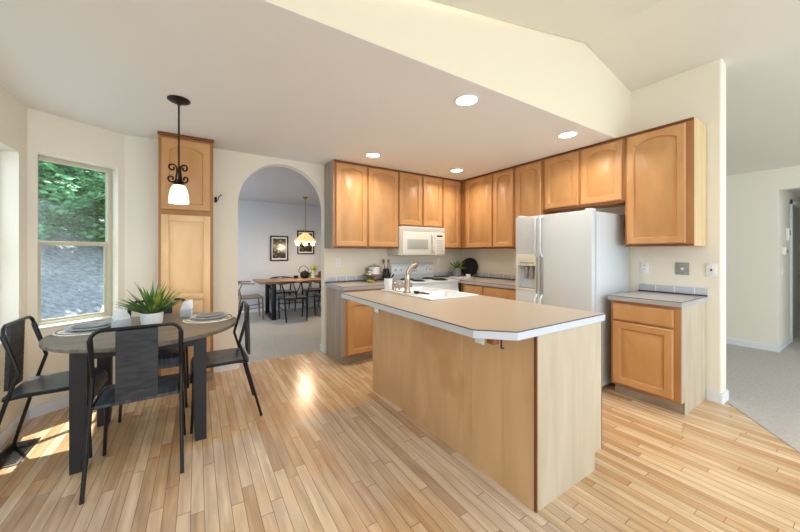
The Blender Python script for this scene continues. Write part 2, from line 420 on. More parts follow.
# angled bay wall (window 1) and left wall (window 2)
_, angB, LB = wall_seg('wall_bay', WA, WB, .16, CH, (.055, .579, .69, 2.105), M['wall'])
wall_seg('wall_left', (LWX, -2.5), (LWX, 3.66), .16, CH, (4.45, 6.02, .68, 2.05), M['wall'])
def window(name, a, ang, s0, s1, z0, z1, hung):
    t = bpy.data.objects.new(name, None); COL.objects.link(t); t.location = (a[0], a[1], 0); t.rotation_euler = (0, 0, ang); t['kind'] = 'structure'
    bm = bmesh.new(); w_ = .035; y0, y1 = .10, .15
    for q in ((s0, z0, s0+w_, z1), (s1-w_, z0, s1, z1), (s0+w_, z0, s1-w_, z0+w_), (s0+w_, z1-w_, s1-w_, z1)):
        box(bm, q[0], y0, q[1], q[2], y1, q[3], bev=.004)
    obj('window_frame', bm, M['wframe'], t)
    zm = (z0+z1)/2-.015
    bm = bx(s0+w_, y0+.008, zm-.018, s1-w_, y1-.004, zm+.018, bev=.004)
    box(bm, s0+w_, y0+.015, z0+w_, s0+w_+.018, y1-.01, zm-.018); box(bm, s1-w_-.018, y0+.015, z0+w_, s1-w_, y1-.01, zm-.018); box(bm, s0+w_+.018, y0+.015, z0+w_, s1-w_-.018, y1-.01, z0+w_+.018)
    obj('sash_rail', bm, M['wframe'], t)
    obj('glass_pane', bx(s0+w_, .128, zm+.018, s1-w_, .132, z1-w_), M['glass'], t)
    obj('glass_pane', bx(s0+w_+.018, .122, z0+w_+.018, s1-w_-.018, .126, zm-.018), M['glass'], t)
    bm = bx(s0-.0, -.012, z0-.0, s1+.0, .10, z0+.012, bev=.004)
    obj('window_sill', bm, M['white'], t)
    return t
window('window_1', WA, angB, .055, .579, .69, 2.105, True)
window('window_2', (LWX, -2.5), PI/2, 4.45, 6.02, .68, 2.05, True)
# baseboards in the nook
bm = bx(0, -.014, 0, LB, 0, .085); struct('baseboard_bay', bm, M['white'], loc=(WA[0], WA[1], 0), rz=angB)
struct('baseboard_left', bx(LWX, -2.5, 0, LWX+.014, 3.655, .085), M['white'])
bm = bx(-.59, YB-.014, 0, -.33, YB, .085); box(bm, .15, YB-.014, 0, AX0-.0, YB, .085); box(bm, AX1, YB-.014, 0, 1.415, YB, .085)
box(bm, AX0, YB, 0, AX0+.014, YB+.14, .085); box(bm, AX1-.014, YB-.01, 0, AX1, YB+.14, .085)
struct('baseboard_back', bm, M['white'])
# dining room shell
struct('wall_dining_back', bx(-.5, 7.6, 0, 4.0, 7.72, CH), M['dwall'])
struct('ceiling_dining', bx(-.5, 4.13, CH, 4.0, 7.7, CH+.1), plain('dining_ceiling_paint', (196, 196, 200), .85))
wall_seg('wall_dining_left', (-.4, 4.13), (-.4, 7.6), .12, CH, (.5, 3.2, .1, 2.3), M['dwall'])  # opening in this wall is unseen, added to let sky light into the room
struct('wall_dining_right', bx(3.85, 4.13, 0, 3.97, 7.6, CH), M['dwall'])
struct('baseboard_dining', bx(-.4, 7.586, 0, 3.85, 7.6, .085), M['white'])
# hall
bm = bx(6.4, .83, 0, 6.52, 4.2, 2.6); box(bm, 6.4, -.35, 2.127, 6.52, .83, 2.6); box(bm, 6.4, -2.5, 0, 6.52, -.35, 2.6)
struct('wall_hall', bm, M['wallg'], smooth=False)
struct('wall_hall_side', bx(6.52, .83, 0, 8.6, .95, 2.3), M['wallg'])
struct('wall_hall_corridor', bx(6.52, -.47, 0, 8.6, -.35, 2.3), M['wallg'])
struct('wall_hall_end', bx(8.5, -2.5, 0, 8.6, .83, 2.3), M['wallg'])
struct('wall_hall_back', bx(3.97, 4.1, 0, 6.4, 4.2, 2.95), M['wallg'])
struct('ceiling_hall', bx(6.52, -2.5, 2.2, 8.6, .95, 2.3), M['ceil'])
bm = bx(6.386, .83, 0, 6.4, 4.1, .085); box(bm, 6.386, .816, 0, 7.24, .83, .085)
struct('baseboard_hall', bm, M['white'])
d = bpy.data.objects.new('door_1', None); COL.objects.link(d); d['kind'] = 'structure'; d.location = (7.27, .83, 0)
bm = bx(0, -.022, 0, .07, 0, 2.08, bev=.004); box(bm, .85, -.022, 0, .92, 0, 2.08, bev=.004); box(bm, 0, -.022, 2.01, .92, 0, 2.08, bev=.004)
obj('door_casing', bm, M['white'], d)
bm = bx(.07, -.006, 0, .85, 0, 2.01); obj('door_slab', bm, M['grey'], d)
bm = lathe(bmesh.new(), [(.012, -.05), (.028, -.045), (.03, -.03), (.014, -.018), (.012, -.006)], (.78, 0, .95), 14, 'Y'); obj('door_knob', bm, M['brass'], d)

# ------------------------------------------------------------------ downlights
def downlight(x, y, label):
    t = thing('recessed_light', label, 'ceiling light', (x, y, CH), group='recessed lights in the kitchen ceiling')
    obj('trim_ring', lathe(bmesh.new(), [(.078, 0), (.092, -.001), (.094, -.006), (.080, -.009), (.074, -.004), (.074, 0)], seg=28, cap=False), M['white'], t)
    obj('lens', lathe(bmesh.new(), [(.0745, -.001), (.0745, -.004), (.001, -.005)], seg=28, cap=False), M['lamp'], t)
    l = bpy.data.lights.new('downlight', 'AREA'); l.shape = 'DISK'; l.size = .14; l.energy = 4.5; l.color = (1, .90, .76); l.spread = math.radians(150)
    lo = bpy.data.objects.new('downlight_lamp', l); COL.objects.link(lo); lo.location = (0, 0, -.012); lo.parent = t
downlight(1.69, 1.72, 'round recessed ceiling light over the chamfered end of the island')
downlight(3.00, 1.70, 'round recessed ceiling light in front of the refrigerator')
downlight(1.72, 3.27, 'round recessed ceiling light in front of the double cabinet by the arch')
downlight(3.01, 3.26, 'round recessed ceiling light near the inner corner of the wall cabinets')

# ------------------------------------------------------------------ cabinets
def door_bm(x0, z0, x1, z1, yf, th=.02, st=.055, arch=0.0, panel=True):
    """raised panel door, front faces -y; yf = y of the back of the door"""
    bm = bmesh.new(); K = 12
    def loop(ins, y, ar):
        a, b, c, e = x0+ins, x1-ins, z0+ins, z1-ins
        top = []
        for k in range(K+1):
            s = k/K; x = b+(a-b)*s
            q = 1-(2*s-1)**2
            top.append((x, e-ar+ar*(q**.8)))
        pts = [(a, c), (b, c)]+top
        return [bm.verts.new((x, y, z)) for x, z in pts]
    yb = yf; y1 = yf-th
    L = [loop(0, yb, 0), loop(0, y1+.007, 0), loop(.007, y1, 0)]
    if panel:
        L += [loop(st, y1, arch), loop(st+.004, y1+.006, arch), loop(st+.009, y1+.015, arch), loop(st+.017, y1+.015, arch), loop(st+.042, y1+.001, arch*.9)]
    for a, b in zip(L, L[1:]): bridge(bm, a, b)
    bm.faces.new(L[0][::-1]); bm.faces.new(L[-1])
    return bm
def drawer_bm(x0, z0, x1, z1, yf, th=.02):
    bm = bmesh.new()
    def loop(ins, y): return [bm.verts.new(p) for p in ((x0+ins, y, z0+ins), (x1-ins, y, z0+ins), (x1-ins, y, z1-ins), (x0+ins, y, z1-ins))]
    L = [loop(0, yf), loop(0, yf-th+.008), loop(.006, yf-th+.002), loop(.014, yf-th)]
    for a, b in zip(L, L[1:]): bridge(bm, a, b)
    bm.faces.new(L[0][::-1]); bm.faces.new(L[-1]); return bm
def wall_cab(label, loc, rz, wd, z0, z1, doors, depth=.31, mat='maple', side=None, lab_side=None, ar=.035, group='wall cabinets'):
    """local x 0..wd, front plane y=0, back y=depth; doors: list of (x0,x1)"""
    t = thing('wall_cabinet', label, 'cabinet', (loc[0], loc[1], z0), rz, group)
    h = z1-z0
    obj('cabinet_body', bx(0, 0, 0, wd, depth-.004, h-.002, bev=.002), M['maple_shaded'], t)
    for (a, b) in doors:
        obj('door', door_bm(a, .022, b, h-.03, 0, arch=ar), M[mat], t)
    obj('top_trim', bx(0, -.012, h-.018, wd, 0, h-.002), M['maple_dark'], t)
    obj('light_rail', bx(0, -.006, 0, wd, 0, .016), M['maple_dark'] if mat == 'maple' else M[mat], t)
    if side: 
        s = obj('side_panel', bx(*side(depth, h)), M[lab_side], t)
    return t
YF, XF = 3.69, 3.505
wall_cab('tall two door maple wall cabinet between the arch and the microwave', (1.395, YF), 0, .935, 1.362, CH, [(.03, .447), (.477, .925)],
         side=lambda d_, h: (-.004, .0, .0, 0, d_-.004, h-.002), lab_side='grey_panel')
wall_cab('short two door maple wall cabinet directly above the white microwave', (2.335, YF), 0, .78, 1.671, CH, [(.015, .385), (.42, .765)], ar=.03)
wall_cab('narrow single door maple wall cabinet between microwave and inner corner', (3.12, YF), 0, .695, 1.362, CH, [(.02, .345)], ar=.03)
wall_cab('two door maple wall cabinet on the refrigerator wall, next to the inner corner', (XF, YF-.002), -PI/2, 1.0, 1.362, CH, [(.11, .625), (.655, .975)])
wall_cab('narrow maple wall cabinet whose lower end disappears behind the refrigerator', (XF, 2.685), -PI/2, .395, 1.362, CH, [(.02, .375)], ar=.03)
wall_cab('short two door maple wall cabinet directly above the refrigerator', (XF, 2.286), -PI/2, .866, 1.80, CH, [(.03, .425), (.455, .845)], ar=.045)
wall_cab('large single door maple wall cabinet at the free end of the refrigerator wall', (XF, 1.416), -PI/2, .506, 1.362, CH, [(.02, .455)], ar=.045,
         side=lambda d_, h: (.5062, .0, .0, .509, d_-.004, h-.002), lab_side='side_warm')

def base_cab(name, label, loc, rz, wd, depth, fronts, mat='maple_lo', sidemat=None, both=False, toe=True, group=None):
    """fronts: list of ('door'|'drawer', x0,z0,x1,z1)"""
    t = thing(name, label, 'cabinet', (loc[0], loc[1], 0), rz, group)
    bm = bx(0, 0, .105, wd, depth-.004, .872, bev=.002); obj('cabinet_body', bm, M['maple_shaded'], t)
    obj('toe_kick', bx(.004, .07, 0, wd-.004, .085, .105), M['toe'], t)
    if sidemat:
        e0, e1, mm = sidemat
        P = [(0, .105), (0, .872), (depth-.004, .872), (depth-.004, 0), (.07, 0), (.07, .105)]
        bm = bmesh.new(); A = [bm.verts.new((e0, y, z)) for y, z in P]; B = [bm.verts.new((e1, y, z)) for y, z in P]
        bm.faces.new(A); bm.faces.new(B[::-1]); bridge(bm, A, B); obj('side_panel', bm, M[mm], t)
    for q in fronts:
        if q[0] == 'door': obj('door', door_bm(*q[1:], 0), M[mat], t)
        else: obj('drawer', drawer_bm(*q[1:], 0), M[mat], t)
    return t
base_cab('base_cabinet', 'small maple base cabinet with one drawer and one door beside the refrigerator', (3.22, 1.415), -PI/2, .50, .60,
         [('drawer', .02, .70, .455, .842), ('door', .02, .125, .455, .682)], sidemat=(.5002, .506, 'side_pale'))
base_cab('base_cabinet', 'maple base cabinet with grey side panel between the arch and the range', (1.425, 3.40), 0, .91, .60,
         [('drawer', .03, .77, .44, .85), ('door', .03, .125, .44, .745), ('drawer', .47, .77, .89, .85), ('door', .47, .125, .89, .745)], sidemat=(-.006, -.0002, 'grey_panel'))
base_cab('base_cabinet', 'maple corner base cabinet run under the counter beside the refrigerator', (3.20, 3.37), -PI/2, 1.02, .62,
         [('drawer', .07, .72, .40, .85), ('door', .07, .125, .40, .70), ('drawer', .44, .72, .98, .85), ('door', .44, .125, .70, .70), ('door', .72, .125, .98, .70)])
# pantry: tall cabinet with three raised panels
t = thing('pantry_cabinet', 'tall honey maple pantry cabinet reaching the ceiling behind the round table', 'cabinet', (-.308, 3.72, 0))
obj('cabinet_body', bx(0, 0, .09, .445, .276, CH-.002, bev=.002), M['maple_shaded'], t)
obj('toe_kick', bx(.005, .05, 0, .44, .065, .09), M['toe'], t)
obj('door', door_bm(.022, 1.715, .418, CH-.05, 0, arch=.05, st=.06), M['maple'], t)
bm = bx(.024, -.008, .122, .416, 0, 1.663)
for q in ((.022, .12, .080, 1.665), (.360, .12, .418, 1.665), (.080, .12, .360, .18), (.080, .84, .360, .90), (.080, 1.605, .360, 1.665)):
    box(bm, q[0], -.022, q[1], q[2], 0, q[3], bev=.003)
dr = obj('door', bm, M['maple_lit'], t)
def raised(x0, z0, x1, z1, y0):
    bm = bmesh.new(); L = []
    for ins, y in ((0, y0), (0, y0-.002), (.034, y0-.012), (.036, y0-.012)): L.append([bm.verts.new(p) for p in ((x0+ins, y, z0+ins), (x1-ins, y, z0+ins), (x1-ins, y, z1-ins), (x0+ins, y, z1-ins))])
    for a, b in zip(L, L[1:]): bridge(bm, a, b)
    bm.faces.new(L[-1]); return bm
obj('raised_panel', raised(.086, .906, .354, 1.599, -.008), M['maple_lit'], dr)
obj('raised_panel', raised(.086, .186, .354, .834, -.008), M['maple_lit'], dr)
obj('top_trim', bx(-.004, -.02, CH-.028, .449, 0, CH-.002), M['maple_dark'], t)

# ------------------------------------------------------------------ counters and backsplash
def counter(name, label, polys, outline, topm, edgem, z=.914, cat='countertop'):
    t = thing(name, label, cat, (0, 0, 0))
    def ins(poly, d_):
        c = Vector((sum(p[0] for p in poly)/len(poly), sum(p[1] for p in poly)/len(poly)))
        return poly
    bm = bmesh.new()
    for p in polys: prism(bm, p, z-.006, z)
    obj('laminate_top', bm, M[topm], t, smooth=False)
    # edge band and dark line follow the outline
    n = len(outline)
    def strip(off, z0, z1, nm, mt):
        bm = bmesh.new()
        for i in range(n):
            a = Vector(outline[i][:2]); b = Vector(outline[(i+1) % n][:2])
            if not outline[i][2]: continue
            dd = (b-a).normalized(); nn = Vector((dd.y, -dd.x))
            p = [a-dd*off*.4, b+dd*off*.4, b+nn*off+dd*off*.4, a+nn*off-dd*off*.4]
            prism(bm, [(q.x, q.y) for q in p], z0, z1)
        obj(nm, bm, M[mt], t)
    strip(.004, z-.042, z-.005, 'edge_band', edgem)
    strip(.0045, z-.005, z-.0012, 'edge_line', 'line')
    bm = bmesh.new()
    for p in polys: prism(bm, p, z-.040, z-.0065)
    obj('substrate', bm, M[edgem], t, smooth=False)
    return t
IZ = .93
SX0, SX1, SY0, SY1 = 1.525, 2.04, 1.94, 2.735
h0, h1, k0, k1 = 1.585, 2.0, 1.98, 2.70
CX0, CX1, CY0, CY1 = 1.13, 2.098, .960, 2.77
counter('island_countertop', 'tan laminate island countertop with pale blue grey edge and a clipped corner',
        [[(CX0, CY1), (CX0, 1.105), (1.258, CY0+.012), (1.27, CY0), (h0, CY0), (h0, CY1)], [(h1, CY1), (h1, CY0), (CX1, CY0), (CX1, CY1)],
         [(h0, CY0), (h1, CY0), (h1, k0), (h0, k0)], [(h0, k1), (h1, k1), (h1, CY1), (h0, CY1)]],
        [(CX0, CY1, 1), (CX0, 1.105, 1), (1.258, CY0+.012, 1), (1.27, CY0, 1), (CX1, CY0, 1), (CX1, CY1, 1)], 'lam', 'edge', z=IZ)
counter('countertop', 'small grey laminate countertop on the cabinet beside the refrigerator', [[(3.195, .905), (3.818, .905), (3.818, 1.43), (3.195, 1.43)]],
        [(3.195, 1.43, 1), (3.195, .905, 1), (3.818, .905, 0), (3.818, 1.43, 1)][:1]+[(3.195, .905, 1), (3.818, .905, 0), (3.818, 1.43, 0)], 'lamg', 'edgeg')
counter('countertop', 'tan laminate countertop on the base cabinet between arch and range', [[(1.40, 3.375), (2.338, 3.375), (2.338, 3.998), (1.40, 3.998)]],
        [(1.40, 3.998, 1), (1.40, 3.375, 1), (2.338, 3.375, 0), (2.338, 3.998, 0)], 'lam', 'edgeg')
counter('countertop', 'tan laminate corner countertop running from the range to the refrigerator', [[(3.142, 3.375), (3.175, 3.375), (3.175, 2.345), (3.818, 2.345), (3.818, 3.998), (3.142, 3.998)]],
        [(3.142, 3.375, 1), (3.175, 3.375, 1), (3.175, 2.345, 0), (3.818, 2.345, 0), (3.818, 3.998, 0), (3.142, 3.998, 0)], 'lam', 'edgeg')
# thin inlay line on the small counter
def splash(label, loc, rz, wd):
    t = thing('tile_backsplash', label, 'backsplash', loc, rz, 'tile backsplash strips')
    obj('tile_strip', bx(0, -.012, .010, wd, -.001, .070, bev=.002), M['tile'], t)
    obj('grout_line', bx(0, -.014, 0, wd, -.001, .010), M['maroon'], t)
splash('grey tile backsplash strip above the small counter beside the refrigerator', (XR, 1.42, .915), -PI/2, .52)
splash('grey tile backsplash strip behind the plant on the cake stand', (1.405, YB, .915), 0, .93)
splash('short grey tile backsplash strip between range and inner corner', (3.12, YB, .915), 0, .69)
splash('grey tile backsplash strip between inner corner and refrigerator', (XR, 3.985, .915), -PI/2, 1.63)

# ------------------------------------------------------------------ island
t = thing('kitchen_island', 'long maple kitchen island cabinet with worn seating side and pale end panel', 'island', (0, 0, 0))
IX0, IX1, IY0, IY1 = 1.43, 2.085, .970, 2.73
cuts = [IY0+.012, 1.155, 1.40, 1.46, IY1]
for a, b in ((IY0+.012, 1.175), (1.177, 1.418), (1.420, 1.485), (1.487, IY1-.002)):
    obj('side_panel', bx(IX0, a, 0, IX0+.016, b, .8885), M['island_side'], t)
def endp(y0, y1, nm, mt):
    P = [(IX0+.006, 0), (IX1-.08, 0), (IX1-.08, .105), (IX1, .105), (IX1, .8885), (IX0+.006, .8885)]
    bm = bmesh.new(); A = [bm.verts.new((x, y0, z)) for x, z in P]; B = [bm.verts.new((x, y1, z)) for x, z in P]
    bm.faces.new(A); bm.faces.new(B[::-1]); bridge(bm, A, B); return obj(nm, bm, M[mt], t)
endp(IY0, IY0+.012, 'end_panel', 'island_end'); endp(IY1-.002, IY1+.01, 'end_panel', 'island_end')
obj('corner_strip', bx(IX0-.002, IY0-.003, 0, IX0+.008, IY0+.0115, .8885), M['maple_dark'], t)
obj('edge_strip', bx(IX1-.003, IY0-.002, .105, IX1+.002, IY0+.0115, .8885), M['maple_dark'], t)
obj('front_frame', bx(IX1-.02, IY0+.012, .105, IX1, IY1-.002, .8885), M['maple_lo'], t)
obj('toe_kick', bx(IX1-.095, IY0+.012, 0, IX1-.08, IY1-.002, .105), M['toe'], t)
obj('cabinet_floor', bx(IX0+.016, IY0+.012, .105, IX1-.02, IY1-.002, .12), M['island_end'], t)
for k in range(4):
    y0 = IY0+.03+k*.43
    bm = door_bm(y0, .125, y0+.40, .68, 0); bmesh.ops.transform(bm, matrix=Matrix.Translation((IX1, 0, 0)) @ Matrix.Rotation(PI/2, 4, 'Z'), verts=bm.verts)
    obj('door', bm, M['maple_lo'], t)
    bm = drawer_bm(y0, .70, y0+.40, .85, 0); bmesh.ops.transform(bm, matrix=Matrix.Translation((IX1, 0, 0)) @ Matrix.Rotation(PI/2, 4, 'Z'), verts=bm.verts)
    obj('drawer', bm, M['maple_lo'], t)
# counter support brackets on the seating side
def bracket(y, z=.871):
    b = obj('bracket', bx(IX0-.05, y-.018, z-.006, IX0, y+.018, z, bev=.001), M['white'], t)
    bm = bx(IX0-.008, y-.018, z-.045, IX0, y+.018, z-.006, bev=.001); return obj('bracket', bm, M['white'], t)
def bracket(x, y):
    bm = bx(x, y-.03, .852, x+.004, y+.03, .8878, bev=.001); box(bm, x+.004, y-.03, .884, x+.05, y+.03, .8878, bev=.001)
    for q in (-.015, .015): bmesh.ops.create_icosphere(bm, subdivisions=1, radius=.003, matrix=Matrix.Translation((x, y+q, .868)))
    return obj('bracket', bm, M['white'], t)
bracket(1.175, 1.11); bracket(1.14, 2.12)
obj('wood_block', bx(1.20, 1.04, .856, 1.238, 1.085, .8878, bev=.002), M['copper_wood'], t)
obj('hook', tube(bmesh.new(), [(1.235, 1.025, .886), (1.230, 1.02, .865), (1.228, 1.018, .845), (1.242, 1.016, .841)], .004), M['black'], t)

# ------------------------------------------------------------------ sink and faucet
t = thing('kitchen_sink', 'white enamel double bowl sink set into the island countertop', 'sink', (0, 0, 0))
bm = bmesh.new(); z0, z1 = .931, .945
box(bm, SX0, SY0, z0, SX0+.085, SY1, z1, bev=.005); box(bm, SX1-.045, SY0, z0, SX1, SY1, z1, bev=.005)
box(bm, SX0+.06, SY0, z0, SX1-.03, SY0+.045, z1-.0005, bev=.005); box(bm, SX0+.06, SY1-.045, z0, SX1-.03, SY1, z1-.0005, bev=.005)
ym = (SY0+SY1)/2; box(bm, SX0+.07, ym-.018, z0-.02, SX1-.03, ym+.018, z1-.004, bev=.004)
obj('rim', bm, M['sink'], t)
def bowl(a0, a1, b0, b1):
    bm = bmesh.new()
    def rr(ins, z, r=.05):
        pts = []; x0_, x1_, y0_, y1_ = a0+ins, a1-ins, b0+ins, b1-ins
        for cx, cy, s in ((x1_-r, y1_-r, 0), (x0_+r, y1_-r, 1), (x0_+r, y0_+r, 2), (x1_-r, y0_+r, 3)):
            for k in range(5):
                a = PI/2*(s+k/4); pts.append((cx+r*math.cos(a), cy+r*math.sin(a)))
        return [bm.verts.new((x, y, z)) for x, y in pts]
    L = [rr(-.002, .940, .03), rr(.004, .931, .03), rr(.012, .82, .04), rr(.03, .785, .05), rr(.07, .775, .05)]
    for a, b in zip(L, L[1:]): bridge(bm, a, b)
    bm.faces.new(L[-1]); o = obj('bowl', bm, M['sink'], t)
    obj('drain', lathe(bmesh.new(), [(.001, .777), (.03, .777), (.04, .780), (.042, .777)], ((a0+a1)/2, (b0+b1)/2, 0), 18, cap=False), M['chrome'], o)
bowl(SX0+.084, SX1-.043, SY0+.043, ym-.016); bowl(SX0+.084, SX1-.043, ym+.016, SY1-.043)
FX, FY = 1.572, 2.34
t = thing('faucet', 'brushed nickel single lever kitchen faucet on the sink rim', 'faucet', (FX, FY, .945))
obj('escutcheon', lathe(bmesh.new(), [(.036, 0), (.036, .006), (.026, .016), (.024, .03)], seg=20), M['chrome'], t)
obj('faucet_body', lathe(bmesh.new(), [(.024, .01), (.023, .09), (.026, .11), (.027, .15), (.020, .17)], seg=20), M['chrome'], t)
obj('spout', tube(bmesh.new(), [(0, 0, .09), (.015, 0, .16), (.04, .01, .215), (.07, .01, .245), (.09, .01, .25), (.105, .01, .23)], [.017, .018, .018, .019, .020, .018], 14), M['copper'], t)
obj('lever', tube(bmesh.new(), [(0, 0, .15), (.0, -.004, .19), (.015, -.012, .225), (.045, -.02, .255)], [.016, .013, .011, .009], 10), M['chrome'], t)
t = thing('soap_pump', 'small nickel soap pump beside the faucet', 'soap dispenser', (1.572, 2.47, .945))
obj('pump_body', lathe(bmesh.new(), [(.02, 0), (.02, .008), (.010, .014), (.010, .06), (.014, .065), (.012, .08)], seg=16), M['chrome'], t)
obj('nozzle', tube(bmesh.new(), [(0, 0, .072), (.03, 0, .078), (.05, 0, .068)], .006, 8), M['chrome'], t)
t = thing('side_sprayer', 'short nickel side sprayer between soap pump and white utensil crock', 'sprayer', (1.572, 2.56, .945))
obj('sprayer_body', lathe(bmesh.new(), [(.022, 0), (.018, .012), (.012, .02), (.013, .05), (.017, .07), (.008, .082)], seg=16), M['chrome'], t)
t = thing('utensil_crock', 'white ceramic crock of black handled utensils at the corner of the sink', 'utensil holder', (1.573, 2.675, .945))
obj('crock', lathe(bmesh.new(), [(.034, 0), (.036, .004), (.040, .10), (.041, .108), (.037, .108), (.033, .01)], seg=24), M['ceramic'], t)
for dx, dy, hx in ((.012, .01, .16), (-.012, .012, .175), (.0, -.014, .165), (.016, -.008, .15), (-.014, -.01, .155)):
    bm = tube(bmesh.new(), [(dx*.4, dy*.4, .02), (dx*1.4, dy*1.4, .11), (dx*2.6, dy*2.6, hx-.02), (dx*3, dy*3, hx)], [.004, .006, .009, .006], 8)
    obj('utensil_handle', bm, M['black'], t)
t = thing('dish_brush', 'black dish brush lying by the edge of the sink bowl', 'brush', (1.635, 2.20, .9452))
obj('brush_handle', tube(bmesh.new(), [(-.02, .05, .008), (.0, -.01, .010), (.02, -.07, .009)], [.006, .008, .006], 8), M['black'], t)
obj('brush_head', bx(-.035, .03, .0, -.003, .085, .022, bev=.006), M['black'], t)

# ------------------------------------------------------------------ range
t = thing('electric_range', 'white freestanding coil top electric range under the microwave', 'range', (2.345, 3.36, 0))
W_ = .79
obj('range_body', bx(0, 0, .02, W_, .625, .895, bev=.004), M['appl'], t)
obj('cooktop', bx(-.002, -.02, .895, W_+.002, .60, .918, bev=.006), M['appl'], t)
obj('oven_door', bx(.012, -.03, .24, W_-.012, 0, .80, bev=.008), M['appl'], t)
obj('oven_window', bx(.16, -.033, .36, W_-.16, -.029, .66, bev=.001), M['slot'], t)
obj('oven_handle', tube(bmesh.new(), [(.07, -.03, .765), (.07, -.065, .77), (W_-.07, -.065, .77), (W_-.07, -.03, .765)], .012, 10), M['appl'], t)
obj('storage_drawer', bx(.012, -.022, .05, W_-.012, 0, .225, bev=.006), M['appl'], t)
bg_ = obj('backguard', bx(0, .555, .905, W_, .625, 1.15, bev=.012), M['appl'], t)
obj('control_panel', bx(.02, .549, .99, W_-.02, .556, 1.115, bev=.002), M['white'], t)
for kx in (.075, .165, .62, .71):
    k = obj('knob', lathe(bmesh.new(), [(.022, .549), (.022, .538), (.017, .53), (.016, .522)], (kx, 0, 1.055), 18, 'Y'), M['ceramic'], t)
    obj('pointer', bx(kx-.003, .519, 1.038, kx+.003, .523, 1.072), M['grey'], k)
obj('clock_display', bx(.30, .546, 1.06, .45, .55, 1.095, bev=.001), M['grey'], t)
for kx in (.31, .345, .38, .415, .45): obj('button', bx(kx-.01, .545, 1.02, kx+.01, .55, 1.04, bev=.001), M['grey'], t)
for (cx, cy, r) in ((.19, .13, .075), (.56, .13, .095), (.19, .40, .095), (.56, .40, .075)):
    bm = lathe(bmesh.new(), [(r+.022, .918), (r+.020, .922), (r+.008, .921), (.01, .919)], (cx, cy, 0), 26, cap=False)
    dp = obj('drip_pan', bm, M['coil'], t)
    pts = []
    for k in range(64):
        a = k/64*2*PI*3.5; rr_ = .018+(r-.018)*k/63; pts.append((cx+rr_*math.cos(a), cy+rr_*math.sin(a), .929))
    obj('burner_coil', tube(bmesh.new(), pts, .006, 6), M['coil'], dp)

# ------------------------------------------------------------------ microwave
t = thing('microwave_oven', 'white over-the-range microwave hung under the short cabinet', 'microwave', (2.338, 3.60, 1.266))
obj('microwave_body', bx(0, .02, 0, .75, .392, .402, bev=.004), M['mw'], t)
bm = bx(0, 0, .335, .75, .02, .402, bev=.004); g = obj('vent_grille', bm, M['mw'], t)
bm = bmesh.new()
for k in range(5): box(bm, .03, -.004, .346+k*.010, .732, .001, .350+k*.010)
obj('louvre', bm, M['mw'], g)
dd = obj('door', bx(.004, -.012, .01, .548, .02, .332, bev=.008), M['mw'], t)
obj('door_window', bx(.075, -.0145, .085, .43, -.0115, .225, bev=.002), M['mwwin'], dd)
obj('handle', tube(bmesh.new(), [(.50, -.010, .30), (.505, -.036, .28), (.505, -.046, .18), (.505, -.036, .07), (.50, -.010, .05)], .011, 10), M['mw'], dd)
cp = obj('control_panel', bx(.552, -.010, .01, .746, .02, .332, bev=.006), M['mw'], t)
obj('display', bx(.595, -.0125, .268, .70, -.0095, .292, bev=.001), M['slot'], cp)
bm = bmesh.new()
for i in range(3):
    for j in range(5): box(bm, .592+i*.04, -.0125, .05+j*.038, .622+i*.04, -.0095, .075+j*.038)
obj('keypad', bm, plain('pale_grey_keys', (206, 204, 194), .5), cp)
obj('underside_filter', bx(.06, .06, -.008, .70, .33, .002, bev=.002), M['grey'], t)

# ------------------------------------------------------------------ refrigerator (front faces -x)
t = thing('refrigerator', 'white side-by-side refrigerator with ice and water dispenser', 'refrigerator', (3.05, 1.50, 0))
obj('cabinet_body', bx(.078, 0, .03, .75, .83, 1.69, bev=.006), M['appl'], t)
obj('base_grille', bx(.06, .02, .0, .12, .81, .075, bev=.004), M['white'], t)
obj('hinge_cover', bx(.01, .02, 1.70, .12, .07, 1.718, bev=.005), M['white'], t)
obj('hinge_cover', bx(.01, .76, 1.70, .12, .81, 1.718, bev=.005), M['white'], t)
obj('refrigerator_door', bx(0, .0, .085, .072, .522, 1.70, bev=.012), M['appl'], t)
yA, yB, DZ0, DZ1, DY0, DY1 = .53, .83, .90, 1.27, .565, .80
bm = bx(0, yA, .085, .072, yB, DZ0, bev=.008); box(bm, 0, yA, DZ1, .072, yB, 1.70, bev=.008)
box(bm, 0, yA, DZ0-.01, .072, DY0, DZ1+.01); box(bm, 0, DY1, DZ0-.01, .072, yB, DZ1+.01); box(bm, .058, DY0, DZ0-.01, .072, DY1, DZ1+.01)
fd = obj('freezer_door', bm, M['appl'], t)
bm = bx(-.008, DY0-.012, DZ0-.012, .0, DY0+.010, DZ1+.012, bev=.003); box(bm, -.008, DY1-.010, DZ0-.012, 0, DY1+.012, DZ1+.012, bev=.003)
box(bm, -.008, DY0+.010, DZ0-.012, 0, DY1-.010, DZ0+.012, bev=.003); box(bm, -.008, DY0+.01, 1.16, .02, DY1-.01, DZ1+.012, bev=.003)
dp = obj('dispenser_frame', bm, M['applc'], fd)
bm = bmesh.new()
for k in range(5): box(bm, -.011, DY0+.03+k*.036, 1.185, -.007, DY0+.055+k*.036, 1.20)
obj('dispenser_button', bm, M['grey'], dp)
bm = bx(.02, DY0+.06, 1.02, .05, DY0+.10, 1.16, bev=.005); box(bm, .02, DY0+.13, 1.02, .05, DY0+.17, 1.16, bev=.005)
obj('dispenser_paddle', bm, M['grey'], dp)
obj('drip_tray', bx(.0, DY0+.01, DZ0+.005, .056, DY1-.01, DZ0+.018, bev=.002), M['grey'], dp)
